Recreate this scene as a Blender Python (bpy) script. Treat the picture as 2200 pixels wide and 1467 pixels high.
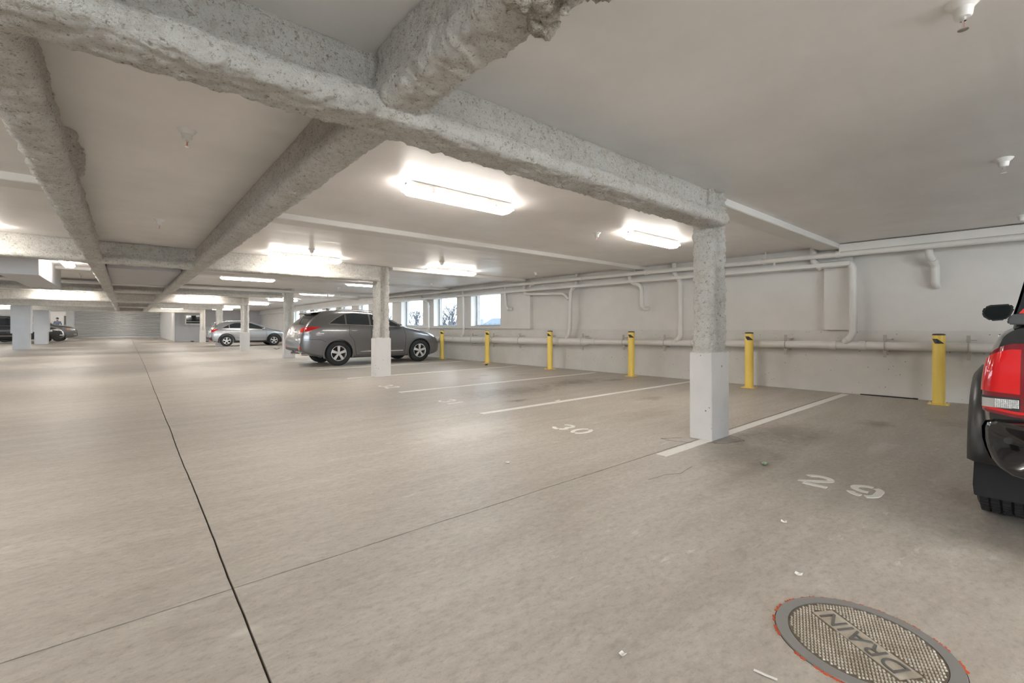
import bpy, bmesh, math, random
import numpy as np
from mathutils import Vector, Matrix, noise
random.seed(7)
for o in list(bpy.data.objects): bpy.data.objects.remove(o)
S = bpy.context.scene
COL = S.collection
PI = math.pi
# ------------------------------------------------------------------ camera, world, exposure
F, CX, HY, H = 977.0, 1100.0, 702.5, 1.17
YAW = math.atan(830 / F)
cam_d = bpy.data.cameras.new('camera'); cam = bpy.data.objects.new('camera', cam_d); COL.objects.link(cam)
cam_d.sensor_width = 36; cam_d.lens = 36 * F / 2200; cam_d.shift_y = -(733.5 - HY) / 2200
cam_d.clip_start = 0.05; cam_d.clip_end = 2000
cam.location = (0, 0, H); cam.rotation_euler = (PI / 2, 0, -YAW)
S.camera = cam
w = bpy.data.worlds.new('sky'); S.world = w; w.use_nodes = True
bg = w.node_tree.nodes['Background']; bg.inputs[0].default_value = (0.81, 0.915, 1.0, 1); bg.inputs[1].default_value = 7.0
S.view_settings.view_transform = 'Standard'; S.view_settings.look = 'None'
S.view_settings.exposure = 1.05; S.view_settings.gamma = 1; S.view_settings.use_curve_mapping = False
LAMP = 18.5
LAMP_COL = (1.0, 0.945, 0.87, 1)
CEIL = 2.60

# ------------------------------------------------------------------ materials
def mat(name, col, rough=.6, metal=0, coat=0, emit=None, estr=0, alpha=1, trans=0, spec=.5):
    m = bpy.data.materials.new(name); m.use_nodes = True
    b = m.node_tree.nodes['Principled BSDF']
    b.inputs['Base Color'].default_value = (*col, 1); b.inputs['Roughness'].default_value = rough
    b.inputs['Metallic'].default_value = metal; b.inputs['Coat Weight'].default_value = coat
    b.inputs['Coat Roughness'].default_value = .04
    b.inputs['Specular IOR Level'].default_value = spec
    b.inputs['Transmission Weight'].default_value = trans
    if emit: b.inputs['Emission Color'].default_value = (*emit, 1); b.inputs['Emission Strength'].default_value = estr
    return m
class NT:
    def __init__(s, m): s.t = m.node_tree; s.n = s.t.nodes; s.b = s.n['Principled BSDF']; s.pos = s.n.new('ShaderNodeNewGeometry').outputs['Position']
    def new(s, t, **k):
        x = s.n.new(t)
        for a, v in k.items(): setattr(x, a, v)
        return x
    def l(s, a, b): s.t.links.new(a, b)
    def noise(s, scale, detail=4, rough=.55, stretch=None, src=None):
        x = s.new('ShaderNodeTexNoise'); x.inputs['Scale'].default_value = scale; x.inputs['Detail'].default_value = detail; x.inputs['Roughness'].default_value = rough
        v = src or s.pos
        if stretch:
            mp = s.new('ShaderNodeMapping'); mp.inputs['Scale'].default_value = stretch[:3]
            if len(stretch) > 3: mp.inputs['Rotation'].default_value = (0, 0, stretch[3])
            s.l(v, mp.inputs[0]); v = mp.outputs[0]
        s.l(v, x.inputs['Vector']); return x.outputs['Fac']
    def ramp(s, fac, stops):
        x = s.new('ShaderNodeValToRGB'); e = x.color_ramp.elements
        while len(e) < len(stops): e.new(.5)
        for i, (p, c) in enumerate(stops):
            e[i].position = p; e[i].color = (c, c, c, 1) if not isinstance(c, tuple) else (*c, 1)
        s.l(fac, x.inputs[0]); return x.outputs[0]
    def mix(s, fac, a, b, mode='MIX'):
        x = s.new('ShaderNodeMix', data_type='RGBA', blend_type=mode)
        for sock, v in ((x.inputs['Factor'], fac), (x.inputs['A'], a), (x.inputs['B'], b)):
            if isinstance(v, (int, float)): sock.default_value = v
            elif isinstance(v, tuple): sock.default_value = (*v, 1)
            else: s.l(v, sock)
        return x.outputs['Result']
    def math(s, op, a, b=0.0):
        x = s.new('ShaderNodeMath', operation=op)
        for i, v in enumerate((a, b)):
            if isinstance(v, (int, float)): x.inputs[i].default_value = v
            else: s.l(v, x.inputs[i])
        return x.outputs[0]
    def bump(s, h, strength, dist=.01, normal=None):
        x = s.new('ShaderNodeBump'); x.inputs['Strength'].default_value = strength; x.inputs['Distance'].default_value = dist
        s.l(h, x.inputs['Height'])
        if normal: s.l(normal, x.inputs['Normal'])
        s.l(x.outputs[0], s.b.inputs['Normal']); return x.outputs[0]
    def col(s, c): s.l(c, s.b.inputs['Base Color'])
    def spot(s, x, y, rx, ry):   # irregular blotch of its own shape at one place
        if not hasattr(s, 'wob'):
            s.wob = s.math('MULTIPLY', s.math('SUBTRACT', s.noise(6, 4, .7), .5), 2.2)
        mp = s.new('ShaderNodeMapping'); mp.vector_type = 'TEXTURE'
        mp.inputs['Location'].default_value = (x, y, 0); mp.inputs['Scale'].default_value = (rx, ry, 1)
        s.l(s.pos, mp.inputs[0])
        ln = s.new('ShaderNodeVectorMath', operation='LENGTH'); s.l(mp.outputs[0], ln.inputs[0])
        d = s.math('ADD', ln.outputs['Value'], s.wob)
        x = s.new('ShaderNodeMapRange'); x.clamp = True; s.l(d, x.inputs[0]); x.inputs[1].default_value = .25; x.inputs[2].default_value = 1.0; x.inputs[3].default_value = 1; x.inputs[4].default_value = 0
        return x.outputs[0]
def concrete_floor():
    m = mat('polished_concrete', (.4, .36, .31), .45); n = NT(m)
    a = n.noise(.55, 6, .6); b = n.noise(3.2, 8, .65, (1, 2.2, 1, .35)); f = n.noise(60, 4, .7)
    st = n.noise(2.2, 8, .7, (.35, 2.0, 1, -.7))
    c = n.ramp(a, [(.3, (.36, .326, .285)), (.5, (.43, .393, .346)), (.7, (.49, .452, .404))])
    c = n.mix(.55, c, n.ramp(b, [(.3, (.33, .29, .245)), (.7, (.57, .525, .465))]), 'MIX')
    c = n.mix(.3, c, n.ramp(st, [(.35, (.38, .335, .28)), (.65, (.66, .62, .56))]))
    c = n.mix(n.ramp(f, [(.55, 0.0), (.72, .5)]), c, (.24, .205, .17))
    c = n.mix(n.ramp(n.noise(140, 2, .5), [(.62, 0.0), (.75, .35)]), c, (.66, .61, .54))
    md = n.noise(17, 5, .7, (1, 1.9, 1, .5))
    c = n.mix(n.ramp(md, [(.34, .42), (.5, 0.0)]), c, (.27, .235, .195))
    c = n.mix(n.ramp(md, [(.55, 0.0), (.72, .35)]), c, (.70, .66, .60))
    # pale scuffs
    sc = n.math('MULTIPLY', n.ramp(n.noise(7, 8, .75, (.5, 1.6, 1, .5)), [(.59, 0.0), (.66, 1.0)]), n.ramp(n.noise(1.1, 2), [(.46, 0.0), (.58, .6)]))
    c = n.mix(sc, c, (.72, .69, .64))
    # oil and tyre marks in the stalls
    dark = (.17, .135, .10)
    for (x, y, rx, ry, k) in ((5.4, 6.3, 1.3, .55, .55), (7.2, 6.5, 1.0, .45, .6), (4.75, 5.45, .25, .12, .8), (6.6, 4.2, .35, .2, .5), (8.3, 6.2, .45, .2, .65), (5.0, 7.6, .5, .14, .45), (6.6, 8.8, .25, .12, .6), (7.4, 8.3, .3, .13, .6),
                              (6.0, 8.4, .2, .1, .5), (5.3, 3.5, .7, .3, .25), (5.6, 1.9, .7, .45, .45), (6.9, 1.35, .3, .2, .6), (4.4, 1.8, .7, .3, .25), (4.0, 1.55, 1.2, .12, .25), (3.9, .15, .9, .5, .25), (7.6, .75, .4, .3, .35), (4.6, 13.0, 1.0, .8, .3), (2.2, 1.05, 1.2, .3, .12)):
        c = n.mix(n.math('MULTIPLY', n.spot(x, y, rx, ry), k), c, dark)
    for (x, y, rx, ry, k) in ((2.9, 4.2, .9, .45, .3), (.35, 2.0, .09, .04, .4), (5.6, 1.05, .5, .10, .3)):
        c = n.mix(n.math('MULTIPLY', n.spot(x, y, rx, ry), k), c, (.74, .71, .66))
    n.col(c)
    n.l(n.ramp(b, [(.3, .40), (.7, .60)]), n.b.inputs['Roughness'])
    h = n.math('ADD', n.noise(90, 6, .7), n.math('MULTIPLY', n.noise(14, 5, .6, (1, 3, 1, .4)), 1.2))
    n.bump(h, .18, .004); return m
def painted(name, col, rough=.5, pits=0.0, streak=False, bump=.08):
    m = mat(name, col, rough); n = NT(m)
    v = n.noise(1.3, 5, .6)
    c = n.mix(n.ramp(v, [(.3, 0.0), (.7, 1.0)]), tuple(x * .94 for x in col), tuple(min(1, x * 1.05) for x in col))
    if pits:
        vo = n.new('ShaderNodeTexVoronoi'); vo.inputs['Scale'].default_value = 13; n.l(n.pos, vo.inputs['Vector'])
        p = n.math('MULTIPLY', n.ramp(vo.outputs['Distance'], [(.07, 1.0), (.13, 0.0)]), n.ramp(n.noise(9, 2), [(.52, 0.0), (.56, 1.0)]))
        vo2 = n.new('ShaderNodeTexVoronoi'); vo2.inputs['Scale'].default_value = 5; n.l(n.pos, vo2.inputs['Vector'])
        p2 = n.math('MULTIPLY', n.ramp(vo2.outputs['Distance'], [(.045, 1.0), (.075, 0.0)]), n.ramp(n.noise(4, 2), [(.48, 0.0), (.52, 1.0)]))
        c = n.mix(n.math('MULTIPLY', n.math('MAXIMUM', p, p2), pits), c, (.10, .08, .06))
        c = n.mix(n.ramp(n.noise(5, 8, .7), [(.45, 0.0), (.75, .25)]), c, tuple(x * .75 for x in col))
    n.col(c)
    if streak:
        n.bump(n.noise(3.0, 5, .6, (.28, 2.2, 1)), .35, .012); n.l(n.ramp(n.noise(2.2, 4, .6, (.3, 1.6, 1)), [(.3, rough - .08), (.7, rough + .14)]), n.b.inputs['Roughness'])
    else: n.bump(n.noise(45, 5, .6), bump, .006)
    return m
def fireproof(name, col, dark):
    m = mat(name, col, .95, spec=.15); n = NT(m)
    v = n.noise(1.6, 3, .6); f = n.noise(34, 5, .75); g = n.noise(95, 3, .7); k = n.noise(12, 4, .7)
    c = n.mix(n.ramp(v, [(.32, 0.0), (.68, 1.0)]), tuple(x * .9 for x in col), tuple(min(1, x * 1.06) for x in col))
    c = n.mix(n.ramp(k, [(.50, 0.0), (.70, .5)]), c, (.64, .565, .46))
    c = n.mix(n.ramp(f, [(.32, .9), (.44, 0.0)]), c, dark)
    c = n.mix(n.ramp(g, [(.30, .8), (.42, 0.0)]), c, dark)
    c = n.mix(n.ramp(f, [(.52, 0.0), (.68, .8)]), c, (.94, .92, .885))
    n.col(c)
    n.bump(n.math('ADD', n.math('ADD', f, n.math('MULTIPLY', g, .5)), n.math('MULTIPLY', k, .8)), 1.0, .042); return m
def carpaint(name, col, metal=.75, rough=.28):
    m = mat(name, col, rough, metal, 1.0); n = NT(m)
    n.l(n.ramp(n.noise(900, 2, .5), [(.3, rough - .05), (.7, rough + .08)]), n.b.inputs['Roughness']); return m
M = {}
M['floor'] = concrete_floor()
M['gap'] = mat('joint_dirt', (.075, .06, .048), .95)
M['ceil'] = painted('ceiling_paint', (.82, .79, .77), .40, streak=True)
M['wall'] = painted('wall_paint', (.70, .675, .645), .55)
M['wallbase'] = painted('painted_concrete', (.66, .635, .60), .6, pits=.8, bump=.2)
M['colbase'] = painted('column_base_paint', (.66, .635, .62), .55, pits=.9, bump=.15)
M['trim'] = painted('rib_paint', (.74, .72, .69), .5)
M['grey'] = painted('grey_wall_paint', (.50, .50, .52), .6)
M['clad'] = painted('cladding_paint', (.62, .62, .64), .5)
M['fp'] = fireproof('sprayed_fireproofing', (.95, .915, .86), (.38, .315, .24))
M['fpbrown'] = fireproof('broken_fireproofing', (.74, .68, .59), (.22, .17, .12))
M['pipe'] = painted('pipe_paint', (.72, .70, .67), .42)
M['pipemetal'] = mat('galvanised_strap', (.5, .49, .47), .4, .8)
M['strap'] = painted('dull_strap_paint', (.46, .43, .39), .5)
M['yellow'] = painted('yellow_paint', (.95, .69, .15), .35)
M['blk'] = mat('black_rubber', (.016, .016, .017), .6)
M['tape'] = mat('black_reflective_tape', (.03, .032, .036), .3)
M['white'] = painted('line_paint', (.86, .84, .80), .6)
def worn_white():
    m = mat('worn_line_paint', (.8, .78, .74), .6); n = NT(m)
    n.col(n.mix(n.ramp(n.noise(22, 8, .75), [(.56, 0.0), (.72, .75)]), (.82, .80, .755), (.46, .41, .35))); return m
M['worn'] = worn_white()
M['lamp'] = mat('lamp_diffuser', (.9, .9, .9), .4, emit=LAMP_COL[:3], estr=LAMP)
M['housing'] = mat('lamp_housing', (.78, .77, .75), .4)
M['plastic'] = mat('white_plastic', (.84, .83, .81), .35)
M['red'] = mat('red_enamel', (.62, .02, .015), .3)
M['chrome'] = mat('chrome', (.85, .85, .86), .12, 1)
M['alloy'] = mat('wheel_alloy', (.80, .80, .81), .28, .6)
M['tyre'] = mat('tyre_rubber', (.022, .022, .023), .75)
M['dark'] = mat('dark_void', (.012, .012, .013), .8)
M['glassdark'] = mat('tinted_car_glass', (.018, .024, .028), .06, 0, .6)
M['glasslite'] = mat('mirror_glass', (.035, .048, .055), .22, 0, 0, spec=.25)
M['redlens'] = mat('red_lamp_lens', (.72, .004, .008), .12, 0, 1)
M['redframe'] = mat('dark_red_lamp_frame', (.20, .004, .012), .12, 0, 1)
M['clearlens'] = mat('clear_lamp_lens', (.60, .60, .59), .2, .4, .6)
M['amber'] = mat('amber_lens', (.8, .25, .03), .2, 0, .5)
M['steel'] = mat('roller_door_steel', (.66, .655, .635), .34, .6)
M['iron'] = None
def castiron():
    m = mat('dusty_cast_iron', (.28, .24, .19), .7, .2); n = NT(m)
    v = n.noise(9, 6, .7)
    n.col(n.mix(n.ramp(v, [(.40, 0.0), (.66, 1.0)]), (.40, .35, .28), (.58, .53, .46))); n.bump(n.noise(150, 4), .25, .003); return m
M['iron'] = castiron()
M['ironrim'] = painted('iron_rim', (.25, .245, .235), .45)
M['irondark'] = painted('dark_cast_iron', (.15, .125, .095), .8)  # lid plate, a darker brown than the tread bumps
M['letter'] = mat('dark_letter_iron', (.13, .125, .115), .6)
M['orange'] = mat('orange_marking_paint', (.62, .10, .035), .8)
M['winframe'] = mat('window_frame_aluminium', (.42, .47, .52), .35, .4)
def winglass():
    m = bpy.data.materials.new('window_glass'); m.use_nodes = True; t = m.node_tree; t.nodes.remove(t.nodes['Principled BSDF'])
    a = t.nodes.new('ShaderNodeBsdfTransparent'); a.inputs[0].default_value = (.95, .98, 1, 1); g = t.nodes.new('ShaderNodeBsdfGlossy'); g.inputs['Roughness'].default_value = .02
    x = t.nodes.new('ShaderNodeMixShader'); x.inputs[0].default_value = .06
    t.links.new(a.outputs[0], x.inputs[1]); t.links.new(g.outputs[0], x.inputs[2]); t.links.new(x.outputs[0], t.nodes['Material Output'].inputs[0]); return m
M['glass'] = winglass()
M['bark'] = painted('dark_bark', (.04, .042, .048), .8)
M['facade'] = painted('far_facade', (.075, .09, .11), .7)
M['facadewin'] = mat('far_windows', (.04, .05, .07), .3)
M['grass'] = painted('winter_ground', (.12, .125, .125), .9)

# ------------------------------------------------------------------ mesh helpers
class MB:
    def __init__(s): s.v = []; s.f = []
    def add(s, vs, fs, tf=None):
        k = len(s.v); s.v += [tuple(tf @ Vector(p)) if tf else tuple(p) for p in vs]; s.f += [tuple(i + k for i in q) for q in fs]; return s
    def box(s, a, b, tf=None):
        (x0, y0, z0), (x1, y1, z1) = a, b
        return s.add([(x0, y0, z0), (x1, y0, z0), (x1, y1, z0), (x0, y1, z0), (x0, y0, z1), (x1, y0, z1), (x1, y1, z1), (x0, y1, z1)],
                     [(0, 3, 2, 1), (4, 5, 6, 7), (0, 1, 5, 4), (1, 2, 6, 5), (2, 3, 7, 6), (3, 0, 4, 7)], tf)
    def prism(s, poly, d0, d1, ax='z', tf=None):
        n = len(poly)
        def P(p, d): return {'z': (p[0], p[1], d), 'y': (p[0], d, p[1]), 'x': (d, p[0], p[1])}[ax]
        return s.add([P(p, d0) for p in poly] + [P(p, d1) for p in poly], [tuple(range(n))[::-1], tuple(range(n, 2 * n))] + [(i, (i + 1) % n, n + (i + 1) % n, n + i) for i in range(n)], tf)
    def lathe(s, prof, n=24, tf=None, cap=True):
        vs = []; fs = []
        for r, z in prof:
            for i in range(n): a = 2 * PI * i / n; vs.append((r * math.cos(a), r * math.sin(a), z))
        for j in range(len(prof) - 1):
            for i in range(n): i2 = (i + 1) % n; fs.append((j * n + i, j * n + i2, (j + 1) * n + i2, (j + 1) * n + i))
        if cap:
            fs.append(tuple(range(n))[::-1]); fs.append(tuple((len(prof) - 1) * n + i for i in range(n)))
        return s.add(vs, fs, tf)
    def tube(s, path, r, n=10, round_=0.0, cap=True):
        P = [Vector(p) for p in path]
        if round_:
            Q = [P[0]]
            for i in range(1, len(P) - 1):
                a, b, c = P[i - 1], P[i], P[i + 1]; k = min(round_, (a - b).length * .45, (c - b).length * .45)
                p0 = b + (a - b).normalized() * k; p2 = b + (c - b).normalized() * k
                for t in (0, .25, .5, .75, 1): Q.append(p0 * (1 - t) ** 2 + b * 2 * t * (1 - t) + p2 * t * t)
            Q.append(P[-1]); P = Q
        R = r if isinstance(r, (list, tuple)) else [r] * len(P)
        vs = []; fs = []; up = None
        for i, p in enumerate(P):
            d = (P[min(i + 1, len(P) - 1)] - P[max(i - 1, 0)]).normalized()
            if up is None: up = d.orthogonal().normalized()
            up = (up - d * up.dot(d)).normalized(); q = d.cross(up)
            for k in range(n): a = 2 * PI * k / n; vs.append(tuple(p + (up * math.cos(a) + q * math.sin(a)) * R[i]))
        for j in range(len(P) - 1):
            for k in range(n): k2 = (k + 1) % n; fs.append((j * n + k, j * n + k2, (j + 1) * n + k2, (j + 1) * n + k))
        if cap: fs.append(tuple(range(n))[::-1]); fs.append(tuple((len(P) - 1) * n + k for k in range(n)))
        return s.add(vs, fs)
    def grid(s, rows, flip=False):
        k = len(s.v); nr = len(rows); nc = len(rows[0])
        for r in rows: s.v += [tuple(p) for p in r]
        for j in range(nr - 1):
            for i in range(nc - 1):
                q = (k + j * nc + i, k + j * nc + i + 1, k + (j + 1) * nc + i + 1, k + (j + 1) * nc + i)
                s.f.append(q[::-1] if flip else q)
        return s
    def build(s, name, m, parent=None, smooth=False, bevel=0, kind=None, label=None):
        me = bpy.data.meshes.new(name); me.from_pydata(s.v, [], s.f); me.update()
        if bevel:
            bm = bmesh.new(); bm.from_mesh(me)
            bmesh.ops.bevel(bm, geom=[e for e in bm.edges if len(e.link_faces) == 2 and e.calc_face_angle(0) > .6], offset=bevel, segments=2, affect='EDGES', clamp_overlap=True)
            bm.to_mesh(me); bm.free()
        me.materials.append(m if not isinstance(m, str) else M[m])
        if smooth: me.shade_smooth() if hasattr(me, 'shade_smooth') else None
        o = bpy.data.objects.new(name, me); COL.objects.link(o)
        if smooth == 'auto':
            try: me.set_sharp_from_angle(angle=.6)
            except Exception: pass
        if parent: o.parent = parent
        if kind: o['kind'] = kind
        if label: o['label'] = label
        return o
def tag(o, label, cat, group=None):
    o['label'] = label; o['category'] = cat
    if group: o['group'] = group
    return o
def thing(name, label, cat, loc=(0, 0, 0), rz=0, group=None):
    o = bpy.data.objects.new(name, None); COL.objects.link(o); o.empty_display_size = .1
    o.location = loc; o.rotation_euler = (0, 0, rz); return tag(o, label, cat, group)
def copy_tree(o, parent=None):
    c = o.copy(); COL.objects.link(c)
    if parent: c.parent = parent
    for ch in [x for x in bpy.data.objects if x.parent == o]: copy_tree(ch, c)
    return c
def dup(o, loc, rz, label):
    c = copy_tree(o); c.location = loc; c.rotation_euler = (0, 0, rz); c['label'] = label; return c
def struct(o): o['kind'] = 'structure'; return o
def lerp(pts):
    xs = np.array([p[0] for p in pts], float); ys = np.array([p[1] for p in pts], float)
    return lambda x: float(np.interp(x, xs, ys))
def sm(pts, width=.08, x0=None, x1=None):
    xs = np.linspace(pts[0][0], pts[-1][0], 500); ys = np.interp(xs, [p[0] for p in pts], [p[1] for p in pts])
    k = max(1, int(width / (xs[1] - xs[0])))
    ker = np.exp(-.5 * (np.arange(-2 * k, 2 * k + 1) / k) ** 2); ker /= ker.sum()
    # mirrored-about-the-end padding keeps the end values and slopes
    pad = 2 * k; L = 2 * ys[0] - ys[1:pad + 1][::-1]; R = 2 * ys[-1] - ys[-pad - 1:-1][::-1]
    ys = np.convolve(np.concatenate([L, ys, R]), ker, 'valid')
    return lambda x: float(np.interp(x, xs, ys))

# ------------------------------------------------------------------ wall frame on the right (runs slightly off the column grid)
WB = math.radians(2.46)
WD = Vector((-math.sin(WB), math.cos(WB), 0)); WI = Vector((-WD.y, WD.x, 0))      # along, into the room
WP = Vector((9.796, .752, 0)); WR = math.atan2(WD.y, WD.x)
def Wp(s, o, z=0): return WP + WD * s + WI * o + Vector((0, 0, z))
KS = 20.3                                                                          # the wall bends here
KP = Wp(KS, 0)
def frame_empty(name, label, cat, group=None): return thing(name, label, cat, tuple(WP), WR, group)

# ------------------------------------------------------------------ floor: base and slabs with open joints
fb = MB().box((-14, -9, -.2), (11, 70, -.012)).build('floor', M['gap']); struct(fb)
def cutx(xc, y): return xc + .003 * noise.noise(Vector((y * 1.7, xc, 0))) + .0025 * noise.noise(Vector((y * 7, xc, 3))) + (.0046 * max(0, min(y, 18) - 1) + .004 * noise.noise(Vector((y * .7, 1, 2))) if abs(xc - .36) < .01 else 0)
def cuty(yc, x): return yc + .004 * noise.noise(Vector((x * 1.9, yc, 5))) + .002 * noise.noise(Vector((x * 8, yc, 8)))
XC = [(-14, 0), (-4.6, .003), (.36, .0046), (11, 0)]
YC = [(-9, 0), (-3.2, .003), (2.36, .0055), (5.02, .0016), (10.2, .0028), (18.3, .003), (26.2, .003), (34, .003), (42, .003), (52, .003), (70, 0)]
for i in range(len(XC) - 1):
    for j in range(len(YC) - 1):
        (x0, gx0), (x1, gx1) = XC[i], XC[i + 1]; (y0, gy0), (y1, gy1) = YC[j], YC[j + 1]
        ny = int((y1 - y0) / .12); nx = int((x1 - x0) / .2)
        fx = lambda xc, y: cutx(xc, y) if xc not in (-14, 11) else xc
        fy = lambda yc, x: cuty(yc, x) if yc not in (-9, 70) else yc
        Y = lambda t: y0 + (y1 - y0) * t
        corner = lambda xc, gx, yc, gy: (fx(xc, yc) + gx, fy(yc, xc) + gy)
        span = lambda yc: [fx(x0, yc) + gx0 + (fx(x1, yc) - gx1 - fx(x0, yc) - gx0) * k / nx for k in range(1, nx)]
        poly = [corner(x0, gx0, y0, gy0)] + [(x, fy(y0, x) + gy0) for x in span(y0)] + [corner(x1, -gx1, y0, gy0)]
        poly += [(fx(x1, Y(k / ny)) - gx1, Y(k / ny)) for k in range(1, ny)] + [corner(x1, -gx1, y1, -gy1)]
        poly += [(x, fy(y1, x) - gy1) for x in span(y1)[::-1]] + [corner(x0, gx0, y1, -gy1)]
        poly += [(fx(x0, Y(k / ny)) + gx0, Y(k / ny)) for k in range(ny - 1, 0, -1)]
        MB().prism(poly, -.012, 0).build('slab', 'floor', fb)

def crack(pts, r=.003): MB().tube([(x, y, .0006) for x, y in pts], r, 4).build('crack', 'gap', fb)
def fl(px, py):
    d = F * H / (py - HY); l = (px - CX) / F * d; return (math.sin(YAW) * d + math.cos(YAW) * l, math.cos(YAW) * d - math.sin(YAW) * l)
CR = [[(4.285, 2.63), (4.47, 2.50)], [(4.285, 2.63), (4.28, 2.50), (4.34, 2.38), (4.44, 2.27), (4.55, 2.16)], [(4.98, 2.26), (4.93, 2.13), (4.86, 2.02), (4.60, 2.09), (4.50, 2.17)], [(3.05, 1.98), (3.25, 1.96), (3.38, 1.90), (3.62, 1.93)]]
for c_ in CR: crack([(x + .006 * noise.noise(Vector((x * 9, y * 9, 0))), y + .006 * noise.noise(Vector((x * 9, y * 9, 4)))) for a_, b_ in zip(c_[:-1], c_[1:]) for k_ in range(6) for x, y in [(a_[0] + (b_[0] - a_[0]) * k_ / 5, a_[1] + (b_[1] - a_[1]) * k_ / 5)]], .0011 if c_ is CR[-1] else .0016)
# ------------------------------------------------------------------ ceiling, ribs, walls
struct(MB().box((-14, -9, CEIL), (11, 46, CEIL + .3)).box((-14, 46, 3.25), (11, 70, 3.5)).box((-14, 45.8, CEIL + .3), (11, 46, 3.5)).build('ceiling', 'ceil'))
def rib(n, x0, x1, y, wd=.34, dz=.065):
    struct(MB().prism([(y, CEIL - dz), (y + .012, CEIL - dz - .008), (y + wd - .012, CEIL - dz - .008), (y + wd, CEIL - dz), (y + wd, CEIL + .01), (y, CEIL + .01)], x0, x1, 'x').build('trim_%d' % n, 'trim'))
rib(1, 1.02, 9.45, 6.20); rib(2, 4.95, 9.45, 2.31, .30, .075); rib(3, 4.85, 9.1, 10.1); rib(4, 1.02, 9.0, 14.15); rib(5, 4.9, 8.7, 18.6); rib(6, 1.02, 8.8, 22.2); rib(7, -8, -.45, 14.9); rib(8, -8, -.45, 6.2)
# right wall: lower concrete base, upper wall with windows
def wseg(mb, s0, s1, o0, o1, z0, z1):
    vs = [tuple(Wp(s, o, z)) for z in (z0, z1) for s, o in ((s0, o0), (s1, o0), (s1, o1), (s0, o1))]
    mb.add(vs, [(3, 2, 1, 0), (4, 5, 6, 7), (0, 1, 5, 4), (1, 2, 6, 5), (2, 3, 7, 6), (3, 0, 4, 7)])
def kseg(mb, y0, y1, o0, o1, z0, z1):       # beyond the bend
    def P(y, o, z):
        t = (y - KP.y) / (45 - KP.y); return (KP.x + (9.12 - KP.x) * t - o, y, z)
    vs = [P(y, o, z) for z in (z0, z1) for y, o in ((y0, o0), (y1, o0), (y1, o1), (y0, o1))]
    mb.add(vs, [(3, 2, 1, 0), (4, 5, 6, 7), (0, 1, 5, 4), (1, 2, 6, 5), (2, 3, 7, 6), (3, 0, 4, 7)])
WZ0, WZ1 = 1.205, 2.33
WIN = [(10.74, 12.29), (13.14, 14.64), (15.44, 17.15), (17.95, 19.5)]
mb = MB(); wseg(mb, -10, KS, -.28, 0, -.1, 1.11); wseg(mb, -10, 9.38, -.28, -.05, 1.11, CEIL)
for a, b in zip([9.38] + [x[1] for x in WIN], [x[0] for x in WIN] + [KS]): wseg(mb, a, b, -.28, .08, 1.118, CEIL)
for a, b in WIN: wseg(mb, a, b, -.28, .08, 1.118, WZ0); wseg(mb, a, b, -.28, .08, WZ1, CEIL)
wseg(mb, 1.50, 1.87, -.05, .07, 1.118, 2.27); wseg(mb, 9.38, KS, -.28, 0, 1.0, 1.15)
wr = struct(mb.build('wall_right', 'wall'))
mbb = MB(); wseg(mbb, -10, KS, -.05, .004, -.1, 1.112); struct(mbb.build('baseboard_right', 'wallbase', bevel=.004))
KW = [(21.0, 22.4), (23.4, 24.9), (25.8, 27.3), (28.2, 29.7), (30.6, 32.1), (33.0, 34.5)]
mb = MB(); kseg(mb, KP.y, 45, -.28, 0, -.1, WZ0); kseg(mb, KP.y, 45, -.28, 0, WZ1, CEIL)
for a, b in zip([KP.y] + [x[1] for x in KW], [x[0] for x in KW] + [45]): kseg(mb, a, b, -.28, 0, WZ0, WZ1)
struct(mb.build('wall_right_far', 'wall'))
k = 0
for a, b in WIN:
    k += 1
    m_ = MB(); t = .045
    for (s0, s1, z0, z1) in ((a, a + t, WZ0, WZ1), (b - t, b, WZ0, WZ1), (a + t, b - t, WZ0, WZ0 + t), (a + t, b - t, WZ1 - t, WZ1)): wseg(m_, s0, s1, -.23, -.17, z0, z1)
    wseg(m_, b - .14, b - .10, -.22, -.18, WZ0 + t, WZ1 - t)
    f = struct(m_.build('window_%d' % k, 'winframe'))
    g = MB(); wseg(g, a + t, b - t, -.203, -.197, WZ0 + t, WZ1 - t); g.build('pane', 'glass', f)
for a, b in KW:
    k += 1; m_ = MB(); t = .05
    for (s0, s1, z0, z1) in ((a, a + t, WZ0, WZ1), (b - t, b, WZ0, WZ1), (a + t, b - t, WZ0, WZ0 + t), (a + t, b - t, WZ1 - t, WZ1)): kseg(m_, s0, s1, -.23, -.17, z0, z1)
    f = struct(m_.build('window_%d' % k, 'winframe'))
    g = MB(); kseg(g, a + t, b - t, -.203, -.197, WZ0 + t, WZ1 - t); g.build('pane', 'glass', f)
# edge beam along the top of the right wall (web, bottom flange), cover strip nearest the camera
mb = MB(); wseg(mb, 1.45, KS, .0, .12, 2.24, CEIL); wseg(mb, 1.45, KS, .0, .30, 2.235, 2.30); struct(mb.build('trim_9', 'pipe', bevel=.004))
mb = MB(); wseg(mb, -10, 1.58, .05, .42, 2.46, 2.585); struct(mb.build('trim_10', 'trim', bevel=.006))
mb = MB(); kseg(mb, KP.y, 45, .0, .12, 2.24, CEIL); kseg(mb, KP.y, 45, 0, .30, 2.235, 2.30); struct(mb.build('trim_11', 'pipe'))
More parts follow.
